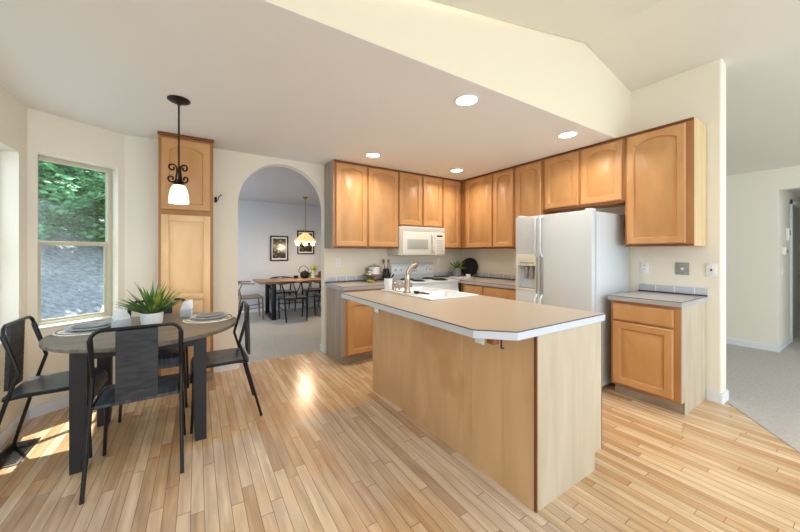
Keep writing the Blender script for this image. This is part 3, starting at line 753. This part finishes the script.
for y, dr in ((.497, -1), (.557, 1)):
    par = fd if dr > 0 else t
    bm = tube(bmesh.new(), [(0, y, 1.68), (-.045, y, 1.66), (-.048, y, 1.34), (-.04, y+.0, 1.30), (-.004, y, 1.26)], .011, 8)
    obj('upper_handle', bm, M['appl'], par)
    obj('trim_strip', bx(-.010, y-.010, .86, .0, y+.010, 1.26, bev=.003), M['grey'], par)
    bm = tube(bmesh.new(), [(-.004, y, .86), (-.04, y, .82), (-.048, y, .78), (-.048, y, .42), (-.0, y, .38)], .011, 8)
    obj('lower_handle', bm, M['appl'], par)

# ------------------------------------------------------------------ switches and outlets (local: face -y)
def plate(label, cat, name, loc, rz, w=.072, h=.115, mat='switch', kind='outlet', group='wall plates'):
    t = thing(name, label, cat, loc, rz, group)
    pl_ = obj('cover_plate', bx(-w/2, -.007, -h/2, w/2, -.0005, h/2, bev=.003), M[mat], t)
    if kind == 'outlet':
        for s in (-1, 1):
            r = obj('receptacle', lathe(bmesh.new(), [(.017, -.007), (.017, -.010), (.001, -.0102)], (0, 0, s*.02), 16, 'Y', cap=False), M['switch'], t)
            bm = bx(-.008, -.0112, s*.02-.004, -.005, -.0098, s*.02+.006); box(bm, .005, -.0112, s*.02-.004, .008, -.0098, s*.02+.006)
            obj('slot', bm, M['slot'], r)
    elif kind == 'switch':
        obj('toggle', bx(-.005, -.020, -.009, .005, -.007, .011, bev=.002), M['slot'] if mat == 'switch' and rz != 0 and cat == 'light switch' else M['switch'], t)
        obj('screw', lathe(bmesh.new(), [(.003, -.007), (.003, -.0085)], (0, 0, .03), 8, 'Y'), M['grey'], t); obj('screw', lathe(bmesh.new(), [(.003, -.007), (.003, -.0085)], (0, 0, -.03), 8, 'Y'), M['grey'], t)
    elif kind == 'blank':
        obj('jack', bx(-.010, -.010, -.012, .010, -.007, .010, bev=.001), M['switch'], t)
    return t
plate('white duplex outlet plate beside the refrigerator above the small counter', 'outlet', 'wall_outlet', (XR, 1.372, 1.155), -PI/2)
plate('grey square cover plate in the middle above the small counter', 'wall plate', 'phone_jack', (XR, 1.074, 1.154), -PI/2, w=.10, h=.115, mat='plategrey', kind='blank')
plate('white light switch plate near the free end of the refrigerator wall', 'light switch', 'light_switch', (XR, .874, 1.15), -PI/2, w=.075, kind='switch')
plate('white outlet plate on the wall close to the arch', 'outlet', 'wall_outlet', (1.585, YB, 1.17), 0)
plate('white light switch plate between range and inner corner', 'light switch', 'light_switch', (3.29, YB, 1.16), 0, w=.06, kind='switch')
plate('white outlet plate on the wall just behind the refrigerator edge', 'outlet', 'wall_outlet', (XR, 2.93, 1.15), -PI/2)
t = plate('small white double switch plate low on the hall wall', 'light switch', 'light_switch', (6.70, .83, 1.06), 0, w=.09, h=.115, kind='switch')
t = thing('thermostat', 'small white thermostat box on the hall wall', 'thermostat', (6.80, .83, 1.33)); obj('housing', bx(-.09, -.03, -.05, .09, 0, .05, bev=.006), M['wallg'], t); obj('dial', bx(-.05, -.034, -.025, .05, -.029, .025, bev=.002), M['grey'], t)
t = thing('intercom_panel', 'upright white intercom panel on the hall wall above the thermostat', 'intercom', (7.02, .83, 1.56)); obj('housing', bx(-.06, -.03, -.09, .06, 0, .09, bev=.006), M['switch'], t); obj('speaker_grille', bx(-.035, -.033, -.01, .035, -.029, .06, bev=.001), M['grey'], t)
# floor vent
t = thing('floor_vent', 'dark metal floor register beside the left chair', 'floor vent', (-1.0, 3.07, 0))
t['label'] = 'dark metal floor register in the sun patch under the bay windows'
obj('vent_frame', bx(-.075, -.17, 0, .075, .17, .006, bev=.002), M['bronze'], t)
bm = bmesh.new()
for k in range(14): box(bm, -.058, -.15+k*.0225, .006, .058, -.142+k*.0225, .009)
obj('vent_grille', bm, M['black'], t)
# wall hook beside the pantry
t = thing('wall_hook', 'small dark scroll hook on the wall between pantry and arch', 'hook', (.17, YB, 1.88))
obj('hook_plate', bx(-.012, -.006, -.03, .012, 0, .03, bev=.002), M['bronze'], t)
obj('scroll', tube(bmesh.new(), [(0, -.006, -.01), (-.01, -.03, -.03), (.0, -.05, -.03), (.02, -.06, .0), (.03, -.06, .03), (.05, -.05, .045), (.045, -.045, .06)], .004, 8), M['bronze'], t)

# ------------------------------------------------------------------ round table
TX, TY, TZ = -.28, 2.975, .755
t = thing('round_dining_table', 'round weathered wood table with four charcoal plank legs', 'table', (TX, TY, 0))
TR = .558
obj('tabletop', lathe(bmesh.new(), [(TR-.012, TZ-.030), (TR, TZ-.024), (TR, TZ-.005), (TR-.005, TZ), (.001, TZ)], seg=64), M['tabletop'], t)
a_ = .305
for sx in (-1, 1):
    for sy in (-1, 1):
        P = bmesh.new(); w2 = .038
        L = []
        for z, k in ((0, .72), (.10, .95), (.30, 1), (TZ-.031, 1)):
            cx, cy = sx*a_-.008, sy*a_-.03
            L.append([P.verts.new((cx+sx*w2*(2*k-1) if False else cx+dx*w2*(k if dx*sx < 0 else 1), cy+dy*w2*(1 if dy*sy > 0 else 1), z)) for dx, dy in ((-1, -1), (1, -1), (1, 1), (-1, 1))])
        for q, r in zip(L, L[1:]): bridge(P, q, r)
        P.faces.new(L[0][::-1]); P.faces.new(L[-1]); obj('leg', P, M['tleg'], t)
bm = bmesh.new(); z0, z1 = TZ-.10, TZ-.031
for s in (-1, 1):
    box(bm, -a_+.038, s*a_-.03-.012, z0, a_-.038, s*a_-.03+.012, z1); box(bm, s*a_-.012, -a_-.03+.038, z0, s*a_+.012, a_-.03-.038, z1)
obj('apron', bm, M['tleg'], t)

# ------------------------------------------------------------------ metal chairs (face +x)
def metal_chair(loc, rz, label):
    t = thing('metal_chair', label, 'chair', (loc[0], loc[1], 0), rz, 'black metal chairs round the table')
    R_ = .0100; yw = .205
    sp = [(-.14, .452), (-.05, .457), (.08, .457), (.17, .457), (.205, .450), (.232, .432), (.244, .405), (.244, .360)]
    obj('seat', sweep_xz(bmesh.new(), sp, .016, -.185, .185), M['seatwood'], t)
    bm = bmesh.new()
    for s in (-1, 1): tube(bm, [(-.118, s*.198, .447)]+[(x, s*.195, z-.004) for x, z in sp[1:]], .009, 8)
    tube(bm, [(-.128, -.2, .447), (-.128, .2, .447)], .009, 8); tube(bm, [(.222, -.195, .40), (.222, .195, .40)], .008, 8)
    obj('seat_frame', bm, M['black'], t)
    rc = .06; top = [(-.1155, -yw, .44), (-.07, -yw, .60), (-.128, -yw, .815)]
    for k in range(7):
        a = PI/2*k/6; top.append((-.128-.012*(k/6), -yw+rc*(1-math.cos(a)), .815+rc*math.sin(a)*.95))
    pts = top+[(x, -y, z) for x, y, z in top[::-1]]
    obj('back_frame', tube(bmesh.new(), pts, R_, 10), M['black'], t)
    for s in (-1, 1):
        obj('leg', tube(bmesh.new(), [(-.115, s*yw, .445), (-.228, s*(yw+.01), .0)], R_, 10), M['black'], t)
        obj('leg', tube(bmesh.new(), [(.222, s*.195, .415), (.240, s*(yw+.008), .0)], R_, 10), M['black'], t)
    bm = bmesh.new(); n = 24
    path = [(-.145-.012*math.sin(PI*k/n)*0-.01*(1-k/n), .47+(.862-.47)*k/n) for k in range(n+1)]
    path = [(x+(.0012 if k % 2 else 0), z) for k, (x, z) in enumerate(path)]
    sweep_xz(bm, path, .018, -.095, .095); obj('backrest', bm, M['blackwood'], t)
    return t
c0 = metal_chair((.205, 2.95), PI, 'black metal chair on the pantry and arch side facing the table from the right')
c0['label'] = 'black metal chair between the round table and the island, nearest the arch'
dup(c0, (-.29, 2.50), PI/2, 'black metal chair with its back to the camera in front of the round table')
dup(c0, (-.812, 2.97), 0, 'black metal chair beside the bay windows, seat partly in sun')
dup(c0, (-.29, 3.455), -PI/2, 'black metal chair behind the round table in front of the pantry')

# ------------------------------------------------------------------ on the table
def setting(x, y, where):
    m_ = thing('placemat', 'round white woven placemat with dark stitched rim, '+where, 'placemat', (x, y, TZ), group='placemats on the round table')
    bm = lathe(bmesh.new(), [(.178, 0), (.182, .004), (.172, .008), (.12, .0065), (.001, .0065)], seg=48); obj('mat', bm, M['weave'], m_)
    bm = tube(bmesh.new(), [(.166*math.cos(2*PI*k/48), .166*math.sin(2*PI*k/48), .0085) for k in range(48)], .003, 6, closed=True)
    obj('stitching', bm, M['darkthread'], m_)
    p_ = thing('dinner_plate', 'large blue grey dinner plate '+where, 'plate', (x+.005, y+.005, TZ+.009), group='dinner plates')
    obj('plate', lathe(bmesh.new(), [(.08, 0), (.09, .003), (.128, .012), (.138, .020), (.136, .023), (.125, .016), (.09, .008), (.001, .007)], seg=44), M['plate'], p_)
    s_ = thing('salad_plate', 'smaller dark salad plate stacked on the dinner plate '+where, 'plate', (x+.008, y+.008, TZ+.0185), group='salad plates')
    obj('plate', lathe(bmesh.new(), [(.055, 0), (.065, .003), (.09, .009), (.102, .014), (.101, .017), (.09, .013), (.062, .006), (.001, .005)], seg=44), M['plated'], s_)
setting(.083, 3.06, 'on the arch side of the table')
setting(-.64, 3.075, 'on the window side of the table')
def napkins(x, y, rz, where, s=1.0):
    t = thing('napkin_holder', 'white ceramic holder with folded paper napkins '+where, 'napkin holder', (x, y, TZ), rz, 'napkin holders')
    bm = bmesh.new(); hw, hd = .046*s, .030*s
    box(bm, -hw, -hd, 0, hw, hd, .01, bev=.003)
    for q in (-1, 1): box(bm, -hw, q*hd-.004, .008, hw, q*hd+.004, .078*s, bev=.003)
    box(bm, -hw, -hd+.005, .008, -hw+.008, hd-.005, .07*s, bev=.002)
    obj('holder', bm, M['plate'], t)
    bm = bmesh.new()
    for k in range(4):
        y0 = -.02*s+k*.012*s; sh = (k-1.5)*.010
        vs = [(-.038*s, y0, .012), (.038*s, y0, .012), (.040*s, y0+sh, .095*s), (.014*s+sh, y0+sh*1.6, .160*s), (-.016*s, y0+sh*1.4, .135*s), (-.040*s, y0+sh, .085*s)]
        A = [bm.verts.new(p) for p in vs]; B = [bm.verts.new((p[0], p[1]+.004, p[2])) for p in vs]
        bm.faces.new(A); bm.faces.new(B[::-1]); bridge(bm, A, B)
    obj('napkin', bm, M['paper'], t)
napkins(-.455, 2.965, .5, 'beside the window side plates')
napkins(-.075, 3.27, -.3, 'behind the potted plant near the pantry', .9)
# potted plant
t = thing('potted_plant', 'spiky green succulent in a round white pot in the middle of the table', 'plant', (-.29, 3.04, TZ))
obj('pot', lathe(bmesh.new(), [(.050, 0), (.062, .006), (.069, .04), (.071, .088), (.069, .095), (.065, .095), (.064, .083), (.001, .082)], seg=36), M['ceramic'], t)
obj('soil', lathe(bmesh.new(), [(.062, .078), (.063, .086), (.001, .090)], seg=24), M['soil'], t)
def blade(bm, base, az, lean, L, wd, curl):
    d0 = Vector((math.cos(az), math.sin(az), 0)); n = 8; side = Vector((-math.sin(az), math.cos(az), 0))
    p = Vector(base); ang = lean; prev = None
    for k in range(n+1):
        s = k/n; wv = wd*(.55+.75*math.sin(PI*min(1, s*1.15)))*(1-s**3) if k < n else .0006
        dirv = d0*math.sin(ang)+Vector((0, 0, math.cos(ang))); nrm = d0*math.cos(ang)-Vector((0, 0, math.sin(ang)))
        ring = [bm.verts.new(p+side*wv), bm.verts.new(p-nrm*wv*.15-nrm*.001), bm.verts.new(p-side*wv), bm.verts.new(p+nrm*wv*.5)]
        if prev: bridge(bm, prev, ring)
        prev = ring; p = p+dirv*L/n; ang += curl/n
random.seed(5)
for nm, mt, cnt, az0, az1 in (('leaves', 'leaf', 44, 0, 2*PI), ('leaves', 'leafy', 16, -1.4, .9)):
    bm = bmesh.new()
    for k in range(cnt):
        az = az0+(az1-az0)*(k+random.random()*.6)/cnt; ring = random.random()
        blade(bm, (.03*math.cos(az)*ring, .03*math.sin(az)*ring, .085), az, .15+.95*ring+random.uniform(-.1, .1), random.uniform(.15, .27), random.uniform(.011, .019), random.uniform(-.1, .5))
    obj(nm, bm, M[mt], t)

# ------------------------------------------------------------------ pendant lamp
PX, PY = -.115, 2.87
t = thing('pendant_lamp', 'bronze scrollwork pendant lamp with lit opal glass shade over the round table', 'lamp', (PX, PY, 0))
obj('canopy', lathe(bmesh.new(), [(.071, CH), (.073, CH-.008), (.066, CH-.014), (.045, CH-.020), (.018, CH-.026), (.012, CH-.04)], seg=30), M['bronze'], t)
obj('rod', tube(bmesh.new(), [(0, 0, CH-.02), (0, 0, 1.80)], .006, 10), M['bronze'], t)
bm = bmesh.new()
for k in range(3):
    az = k*2*PI/3-.62; c, s = math.cos(az), math.sin(az); rz_ = []
    for q in range(29):
        u = q/28; th = math.radians(-230+410*u); r_ = .009+.021*u; rz_.append((.043+r_*math.cos(th), 1.925+r_*math.sin(th)))
    rz_ += [(.0125, 1.905), (.014, 1.885), (.017, 1.868)]
    for q in range(29):
        u = q/28; th = math.radians(185+400*u); r_ = .029-.020*u; rz_.append((.049+r_*math.cos(th), 1.845+r_*math.sin(th)))
    tube(bm, [(r_*c, r_*s, z_) for r_, z_ in rz_], .0062, 8)
obj('scroll', bm, M['bronze'], t)
obj('socket_cup', lathe(bmesh.new(), [(.010, 1.85), (.016, 1.83), (.034, 1.815), (.036, 1.803), (.020, 1.80)], seg=24), M['bronze'], t)
obj('lamp_shade', lathe(bmesh.new(), [(.030, 1.808), (.041, 1.797), (.054, 1.768), (.062, 1.72), (.064, 1.672), (.061, 1.672), (.059, 1.72), (.051, 1.765), (.038, 1.79), (.028, 1.803)], seg=36, cap=False), M['shade'], t)
l = bpy.data.lights.new('pendant_bulb', 'POINT'); l.energy = 5; l.color = (1, .85, .65); l.shadow_soft_size = .03
lo = bpy.data.objects.new('pendant_bulb', l); COL.objects.link(lo); lo.parent = t; lo.location = (0, 0, 1.70)

# ------------------------------------------------------------------ things on the back counters
CZ = .9145
t = thing('cake_stand', 'dark wood riser stand on the counter by the arch', 'stand', (2.02, 3.86, CZ))
obj('stand_top', lathe(bmesh.new(), [(.13, .075), (.135, .080), (.135, .090), (.001, .092)], seg=32), M['dwood'], t)
obj('pedestal', lathe(bmesh.new(), [(.06, 0), (.06, .008), (.03, .03), (.03, .055), (.07, .076)], seg=24), M['dwood'], t)
t = thing('canister', 'white canister with a dark rimmed lid on the wooden riser', 'canister', (2.05, 3.87, CZ+.0925))
obj('canister_body', lathe(bmesh.new(), [(.070, 0), (.078, .006), (.080, .10), (.076, .105), (.001, .105)], seg=32), M['ceramic'], t)
obj('lid', lathe(bmesh.new(), [(.082, .105), (.083, .112), (.05, .125), (.012, .130), (.014, .145), (.001, .148)], seg=32), M['chrome'], t)
t = thing('trailing_plant', 'small trailing green plant hanging beside the white canister', 'plant', (1.93, 3.79, CZ+.0925))
obj('pot', lathe(bmesh.new(), [(.022, 0), (.03, .004), (.032, .05), (.001, .05)], seg=18), M['ceramic'], t)
def leafcloud(bm, pts, size, n):
    for k in range(n):
        c = Vector(random.choice(pts))+Vector((random.gauss(0, 1), random.gauss(0, 1), random.gauss(0, 1)))*size*.7
        m_ = Matrix.Rotation(random.random()*6.28, 4, 'Z') @ Matrix.Rotation(random.uniform(-1.2, 1.2), 4, 'X'); s = size*random.uniform(.6, 1.2)
        v = [bm.verts.new(c+m_ @ Vector(p)*s) for p in ((-.5, 0, 0), (0, .32, .08), (.6, 0, .0), (0, -.32, .08))]
        bm.faces.new(v)
bm = bmesh.new(); leafcloud(bm, [(0, 0, .06), (-.02, 0, .08), (-.03, -.02, .04), (-.035, -.025, 0), (-.035, -.03, -.04), (-.035, -.03, -.075)], .022, 150)
obj('leaves', bm, M['leaf'], t, smooth=False)
t = thing('spoon_holder', 'tall black bottle shaped holder with wooden spoons beside the riser', 'utensil holder', (2.235, 3.86, CZ))
obj('holder', lathe(bmesh.new(), [(.045, 0), (.048, .01), (.048, .12), (.04, .16), (.035, .165), (.001, .16)], seg=24), M['black'], t)
for dx, a in ((-.015, -.05), (.012, .06)):
    bm = tube(bmesh.new(), [(dx, 0, .14), (dx+a*.3, 0, .22), (dx+a*.45, 0, .245)], .006, 8)
    bmesh.ops.create_uvsphere(bm, u_segments=12, v_segments=8, radius=.026, matrix=Matrix.Translation((dx+a*.5, 0, .27)) @ Matrix.Diagonal((.9, .35, 1.2, 1)))
    obj('wooden_spoon', bm, M['dwood'], t)
t = thing('counter_bowl', 'small yellow green bowl on the counter in front of the wooden riser', 'bowl', (1.87, 3.63, CZ))
obj('bowl', lathe(bmesh.new(), [(.025, 0), (.03, .004), (.05, .035), (.047, .035), (.027, .008), (.001, .006)], seg=24), M['leafy'], t)
# corner group
t = thing('serving_board', 'pale round board under the plant in the inner corner', 'board', (3.50, 3.70, CZ))
obj('board', lathe(bmesh.new(), [(.17, 0), (.175, .006), (.17, .014), (.001, .014)], seg=36), M['ceramic'], t)
t = thing('corner_plant', 'leafy green plant in a dark metal pot in the inner counter corner', 'plant', (3.46, 3.74, CZ+.0145))
obj('pot', lathe(bmesh.new(), [(.055, 0), (.06, .005), (.068, .13), (.063, .132), (.06, .12), (.001, .12)], seg=28), M['plated'], t)
random.seed(11); bm = bmesh.new()
for k in range(26):
    az = random.random()*2*PI; blade(bm, (0, 0, .11), az, random.uniform(.1, 1.2), random.uniform(.10, .20), random.uniform(.008, .016), .4)
obj('leaves', bm, M['leaf'], t)
bm = bmesh.new()
for k in range(8): blade(bm, (0.01, 0, .11), random.uniform(-1, 1), random.uniform(.5, 1.3), random.uniform(.10, .18), .013, .5)
obj('leaves', bm, M['leafy'], t)
t = thing('black_plate', 'large black round plate leaning against the wall in the inner corner', 'plate', (3.74, 3.74, CZ+.002), 0)
bm = lathe(bmesh.new(), [(.001, 0), (.09, 0), (.12, -.006), (.15, -.016), (.152, -.022), (.118, -.014), (.09, -.008), (.001, -.008)], (0, 0, 0), 40, 'X')
bmesh.ops.transform(bm, matrix=Matrix.Translation((0, 0, .152)) @ Matrix.Rotation(PI*.12, 4, 'Z') @ Matrix.Rotation(.2, 4, 'Y'), verts=bm.verts)
obj('plate', bm, M['black'], t)
bm = lathe(bmesh.new(), [(.088, -.0005), (.094, -.004), (.118, -.009), (.122, -.0085)], (0, 0, 0), 40, 'X', cap=False)
bmesh.ops.transform(bm, matrix=Matrix.Translation((-.001, 0, .152)) @ Matrix.Rotation(PI*.12, 4, 'Z') @ Matrix.Rotation(.2, 4, 'Y'), verts=bm.verts)
obj('rim_ring', bm, M['plated'], t)
t = thing('small_white_bowl', 'small white bowl in front of the black plate', 'bowl', (3.565, 3.60, CZ+.0145))
obj('bowl', lathe(bmesh.new(), [(.02, 0), (.025, .004), (.04, .04), (.037, .04), (.022, .008), (.001, .007)], seg=22), M['ceramic'], t)

# ------------------------------------------------------------------ dining room
t = thing('dining_table', 'long walnut dining table with black steel loop legs seen through the arch', 'table', (0, 0, 0))
obj('tabletop', bx(.98, 6.40, .71, 2.95, 7.25, .75, bev=.006), M['dwood'], t)
for x in (1.25, 2.55):
    bm = bmesh.new()
    for a in ((x-.04, 6.46, 0, x+.04, 6.52, .71), (x-.04, 7.13, 0, x+.04, 7.19, .71), (x-.04, 6.52, 0, x+.04, 7.13, .05), (x-.04, 6.52, .66, x+.04, 7.13, .71)): box(bm, *a, bev=.003)
    obj('leg', bm, M['black'], t)
def wish_chair(loc, rz, label, fm, sm, group=None):
    """wishbone style chair, faces +x"""
    t = thing('wishbone_chair', label, 'chair', (loc[0], loc[1], .004), rz, group)
    for s in (-1, 1):
        obj('leg', tube(bmesh.new(), [(.22, s*.22, 0), (.21, s*.235, .24), (.20, s*.235, .45)], [.012, .017, .014], 10), M[fm], t)
        obj('leg', tube(bmesh.new(), [(-.22, s*.19, 0), (-.20, s*.205, .3), (-.17, s*.21, .46), (-.20, s*.23, .60), (-.16, s*.26, .70)], [.012, .018, .017, .014, .011], 10), M[fm], t)
    pts = [(.06, -.29, .71), (-.06, -.28, .715), (-.16, -.25, .72), (-.23, -.15, .74), (-.25, 0, .75), (-.23, .15, .74), (-.16, .25, .72), (-.06, .28, .715), (.06, .29, .71)]
    obj('back_rail', tube(bmesh.new(), pts, .014, 10), M[fm], t)
    bm = tube(bmesh.new(), [(-.20, 0, .45), (-.215, 0, .56)], .013, 8); tube(bm, [(-.215, 0, .55), (-.235, .05, .66), (-.24, .07, .745)], .009, 8); tube(bm, [(-.215, 0, .55), (-.235, -.05, .66), (-.24, -.07, .745)], .009, 8)
    obj('wishbone_splat', bm, M[fm], t)
    bm = tube(bmesh.new(), [(.20, -.23, .43), (.20, .23, .43)], .014, 8); tube(bm, [(-.18, -.2, .43), (-.18, .2, .43)], .014, 8)
    for s in (-1, 1): tube(bm, [(.20, s*.23, .43), (-.18, s*.205, .43)], .014, 8); tube(bm, [(.21, s*.232, .24), (-.20, s*.205, .22)], .009, 8)
    tube(bm, [(.205, -.23, .30), (.205, .23, .30)], .009, 8); obj('stretcher', bm, M[fm], t)
    bm = bmesh.new(); P = [(.21, -.235), (.21, .235), (-.19, .205), (-.19, -.205)]
    A = [bm.verts.new((x, y, .435)) for x, y in P]; B = [bm.verts.new((x*1.0, y*1.0, .452)) for x, y in P]; c_ = bm.verts.new((0, 0, .444))
    bm.faces.new(A[::-1]); bridge(bm, A, B)
    for i in range(4): bm.faces.new((B[i], B[(i+1) % 4], c_))
    obj('seat', bm, M[sm], t); return t
w0 = wish_chair((1.58, 6.30), PI/2, 'black wishbone chair on the near side of the dining table beside the steel leg', 'black', 'seatwood', 'black wishbone chairs')
dup(w0, (2.28, 6.26), PI/2, 'black wishbone chair half hidden by the arch jamb')
dup(w0, (1.60, 7.36), -PI/2, 'black wishbone chair on the far side of the dining table below the pictures')
dup(w0, (2.30, 7.36), -PI/2, 'black wishbone chair on the far side of the dining table below the tulip vase')
wish_chair((.86, 6.84), 0, 'grey brown wooden chair with woven seat at the head of the dining table', 'chairwood', 'rush')
# on the dining table
t = thing('kettle', 'round black teapot with hoop handle on the dining table', 'teapot', (1.99, 6.98, .75))
obj('pot_body', lathe(bmesh.new(), [(.05, 0), (.085, .02), (.105, .07), (.095, .12), (.05, .15), (.012, .155), (.014, .175), (.001, .178)], seg=28), M['black'], t)
obj('handle', tube(bmesh.new(), [(-.09, 0, .12)]+[(-.11*math.cos(a)-.03, 0, .14+.13*math.sin(a)) for a in [PI*k/10 for k in range(11)]], .006, 8), M['black'], t)
obj('spout', tube(bmesh.new(), [(.08, 0, .07), (.13, 0, .11), (.15, 0, .14)], [.02, .013, .009], 8), M['black'], t)
t = thing('tea_cup', 'small black cup beside the teapot on the dining table', 'cup', (1.80, 7.0, .75))
obj('cup', lathe(bmesh.new(), [(.025, 0), (.045, .015), (.05, .06), (.045, .06), (.04, .02), (.001, .01)], seg=20), M['black'], t)
t = thing('tulip_vase', 'clear vase of yellow green tulips on the dining table', 'vase', (2.16, 6.92, .75))
obj('vase', lathe(bmesh.new(), [(.04, 0), (.045, .005), (.04, .10), (.05, .17), (.047, .17), (.037, .10), (.035, .01), (.001, .008)], seg=24), plain('green_tinted_glass', (170, 190, 160), .1), t)
random.seed(3); bm = bmesh.new()
for k in range(26): blade(bm, (0, 0, .10), random.random()*6.28, random.uniform(0, .55), random.uniform(.14, .24), .014, .4)
obj('leaves', bm, M['leafy'], t)
t = thing('candle_holder', 'small dark candle holder at the far end of the dining table', 'candle holder', (2.33, 7.0, .75))
obj('holder', lathe(bmesh.new(), [(.03, 0), (.035, .005), (.035, .13), (.03, .135), (.001, .13)], seg=18), M['maple_dark'], t)
def picture(x0, z0, x1, z1, label):
    t = thing('framed_picture', label, 'picture', ((x0+x1)/2, 7.598, (z0+z1)/2), group='framed prints in the dining room'); a, b = (x1-x0)/2, (z1-z0)/2; w_ = .03
    bm = bmesh.new()
    for q in ((-a, -b, -a+w_, b), (a-w_, -b, a, b), (-a+w_, -b, a-w_, -b+w_), (-a+w_, b-w_, a-w_, b)): box(bm, q[0], -.03, q[1], q[2], 0, q[3], bev=.003)
    obj('frame', bm, M['black'], t)
    obj('mat_board', bx(-a+w_, -.012, -b+w_, a-w_, -.002, b-w_), M['ceramic'], t)
    obj('print', bx(-a+w_+.025, -.016, -b+w_+.03, a-w_-.025, -.0125, b-w_-.03), M['picture'], t)
picture(1.38, 1.12, 1.775, 1.69, 'dark print in a black frame hanging clear of the chandelier')
picture(1.98, 1.27, 2.385, 1.83, 'dark print in a black frame partly behind the chandelier')
t = thing('chandelier', 'brass chandelier with glowing glass shades on a chain in the dining room', 'chandelier', (1.86, 6.5, 0))
obj('canopy', lathe(bmesh.new(), [(.06, CH), (.06, CH-.01), (.02, CH-.03), (.008, CH-.05)], seg=20), M['brass'], t)
bm = bmesh.new()
for k in range(18):
    z = CH-.05-k*.036; a = k % 2*PI/2
    tube(bm, [(.011*math.cos(q)*math.cos(a), .011*math.cos(q)*math.sin(a), z-.02+.022*math.sin(q)) for q in [2*PI*j/8 for j in range(8)]], .003, 5, closed=True)
obj('chain', bm, M['brass'], t)
obj('stem', lathe(bmesh.new(), [(.006, 1.76), (.03, 1.72), (.012, 1.69), (.03, 1.62), (.045, 1.55), (.02, 1.48), (.012, 1.42), (.001, 1.40)], seg=18), M['brass'], t)
for k in range(6):
    a = k*PI/3+.2; c, s = math.cos(a), math.sin(a)
    ar = obj('arm', tube(bmesh.new(), [(.02*c, .02*s, 1.70), (.09*c, .09*s, 1.66), (.16*c, .16*s, 1.60), (.18*c, .18*s, 1.57)], .006, 6), M['brass'], t)
    obj('candle_bulb', lathe(bmesh.new(), [(.012, 1.57), (.024, 1.54), (.036, 1.50), (.030, 1.46), (.001, 1.445)], (.17*c, .17*s, 0), 14, cap=False), M['bulb'], ar)
obj('glass_canopy', lathe(bmesh.new(), [(.02, 1.72), (.06, 1.70), (.13, 1.64), (.195, 1.575), (.225, 1.53)], seg=12, cap=False), M['amber'], t)
l = bpy.data.lights.new('chandelier_bulb', 'POINT'); l.energy = 22; l.color = (1, .82, .6); l.shadow_soft_size = .12
lo = bpy.data.objects.new('chandelier_bulb', l); COL.objects.link(lo); lo.parent = t; lo.location = (0, 0, 1.50)

# ------------------------------------------------------------------ outside: gravel bank and shrubs
bm = bmesh.new(); random.seed(2)
NX, NY = 60, 50; G = []
for j in range(NY+1):
    row = []
    for i in range(NX+1):
        y = -6+22*j/NY; x = -16+14.6*i/NX
        dist = max(0, (-1.6-x)*.55+(y-4.6)*.45)
        z = -.25+min(2.5, max(0, dist-.3)*.70)+random.gauss(0, .035)+.08*math.sin(x*2.3)*math.cos(y*1.7)
        if y > 4.2 and x > -.8: z = -.3
        row.append(bm.verts.new((x, y, z)))
    G.append(row)
for j in range(NY):
    for i in range(NX): bm.faces.new((G[j][i], G[j][i+1], G[j+1][i+1], G[j+1][i]))
g = obj('ground_gravel', bm, M['gravel']); g['kind'] = 'structure'
def shrub_mesh(r, n, seed, mat, yel):
    random.seed(seed); bm = bmesh.new(); ctr = [(random.gauss(0, .42)*r, random.gauss(0, .42)*r, r*.75+random.gauss(0, .30)*r) for _ in range(26)]
    for k in range(n):
        c0_ = random.choice(ctr); d_ = Vector((random.gauss(0, 1), random.gauss(0, 1), random.gauss(0, 1))).normalized()*r*.36*random.uniform(.6, 1.05)
        c = Vector(c0_)+d_; m_ = Matrix.Rotation(random.random()*6.28, 4, 'Z') @ Matrix.Rotation(random.uniform(-1, 1), 4, 'X') @ Matrix.Rotation(random.uniform(-.6, .6), 4, 'Y'); s = random.uniform(.09, .15)
        v = [bm.verts.new(c+m_ @ Vector(p)*s) for p in ((-.5, 0, 0), (0, .3, .05), (.6, 0, 0), (0, -.3, .05))]; bm.faces.new(v)
    return bm
def shrub(x, y, z, r, seed, mat, label, first=None):
    t = thing('shrub', label, 'shrub', (x, y, z), group='shrubs on the bank outside the bay window')
    obj('foliage', shrub_mesh(r, 15000, seed, mat, 0), M[mat], t, smooth=False)
    bm = bmesh.new(); random.seed(seed)
    for k in range(5): a = random.random()*6.28; tube(bm, [(0, 0, -.1), (.12*r*math.cos(a), .12*r*math.sin(a), .5*r), (.4*r*math.cos(a), .4*r*math.sin(a), r)], [.03, .02, .008], 6)
    obj('stem', bm, M['maple_dark'], t)
shrub(-2.75, 8.8, 1.55, 1.35, 1, 'bush', 'dense green shrub above the gravel bank, middle of the window view')
shrub(-.75, 10.3, 1.7, 1.25, 2, 'bush', 'dense green shrub above the gravel bank, nearest the pantry side')
shrub(-5.0, 7.4, 2.1, 1.2, 3, 'bush', 'dense green shrub above the gravel bank, farthest from the pantry')
shrub(-2.6, 12.3, 2.6, 1.9, 4, 'bush2', 'tall olive green shrub rising behind the others on the bank')
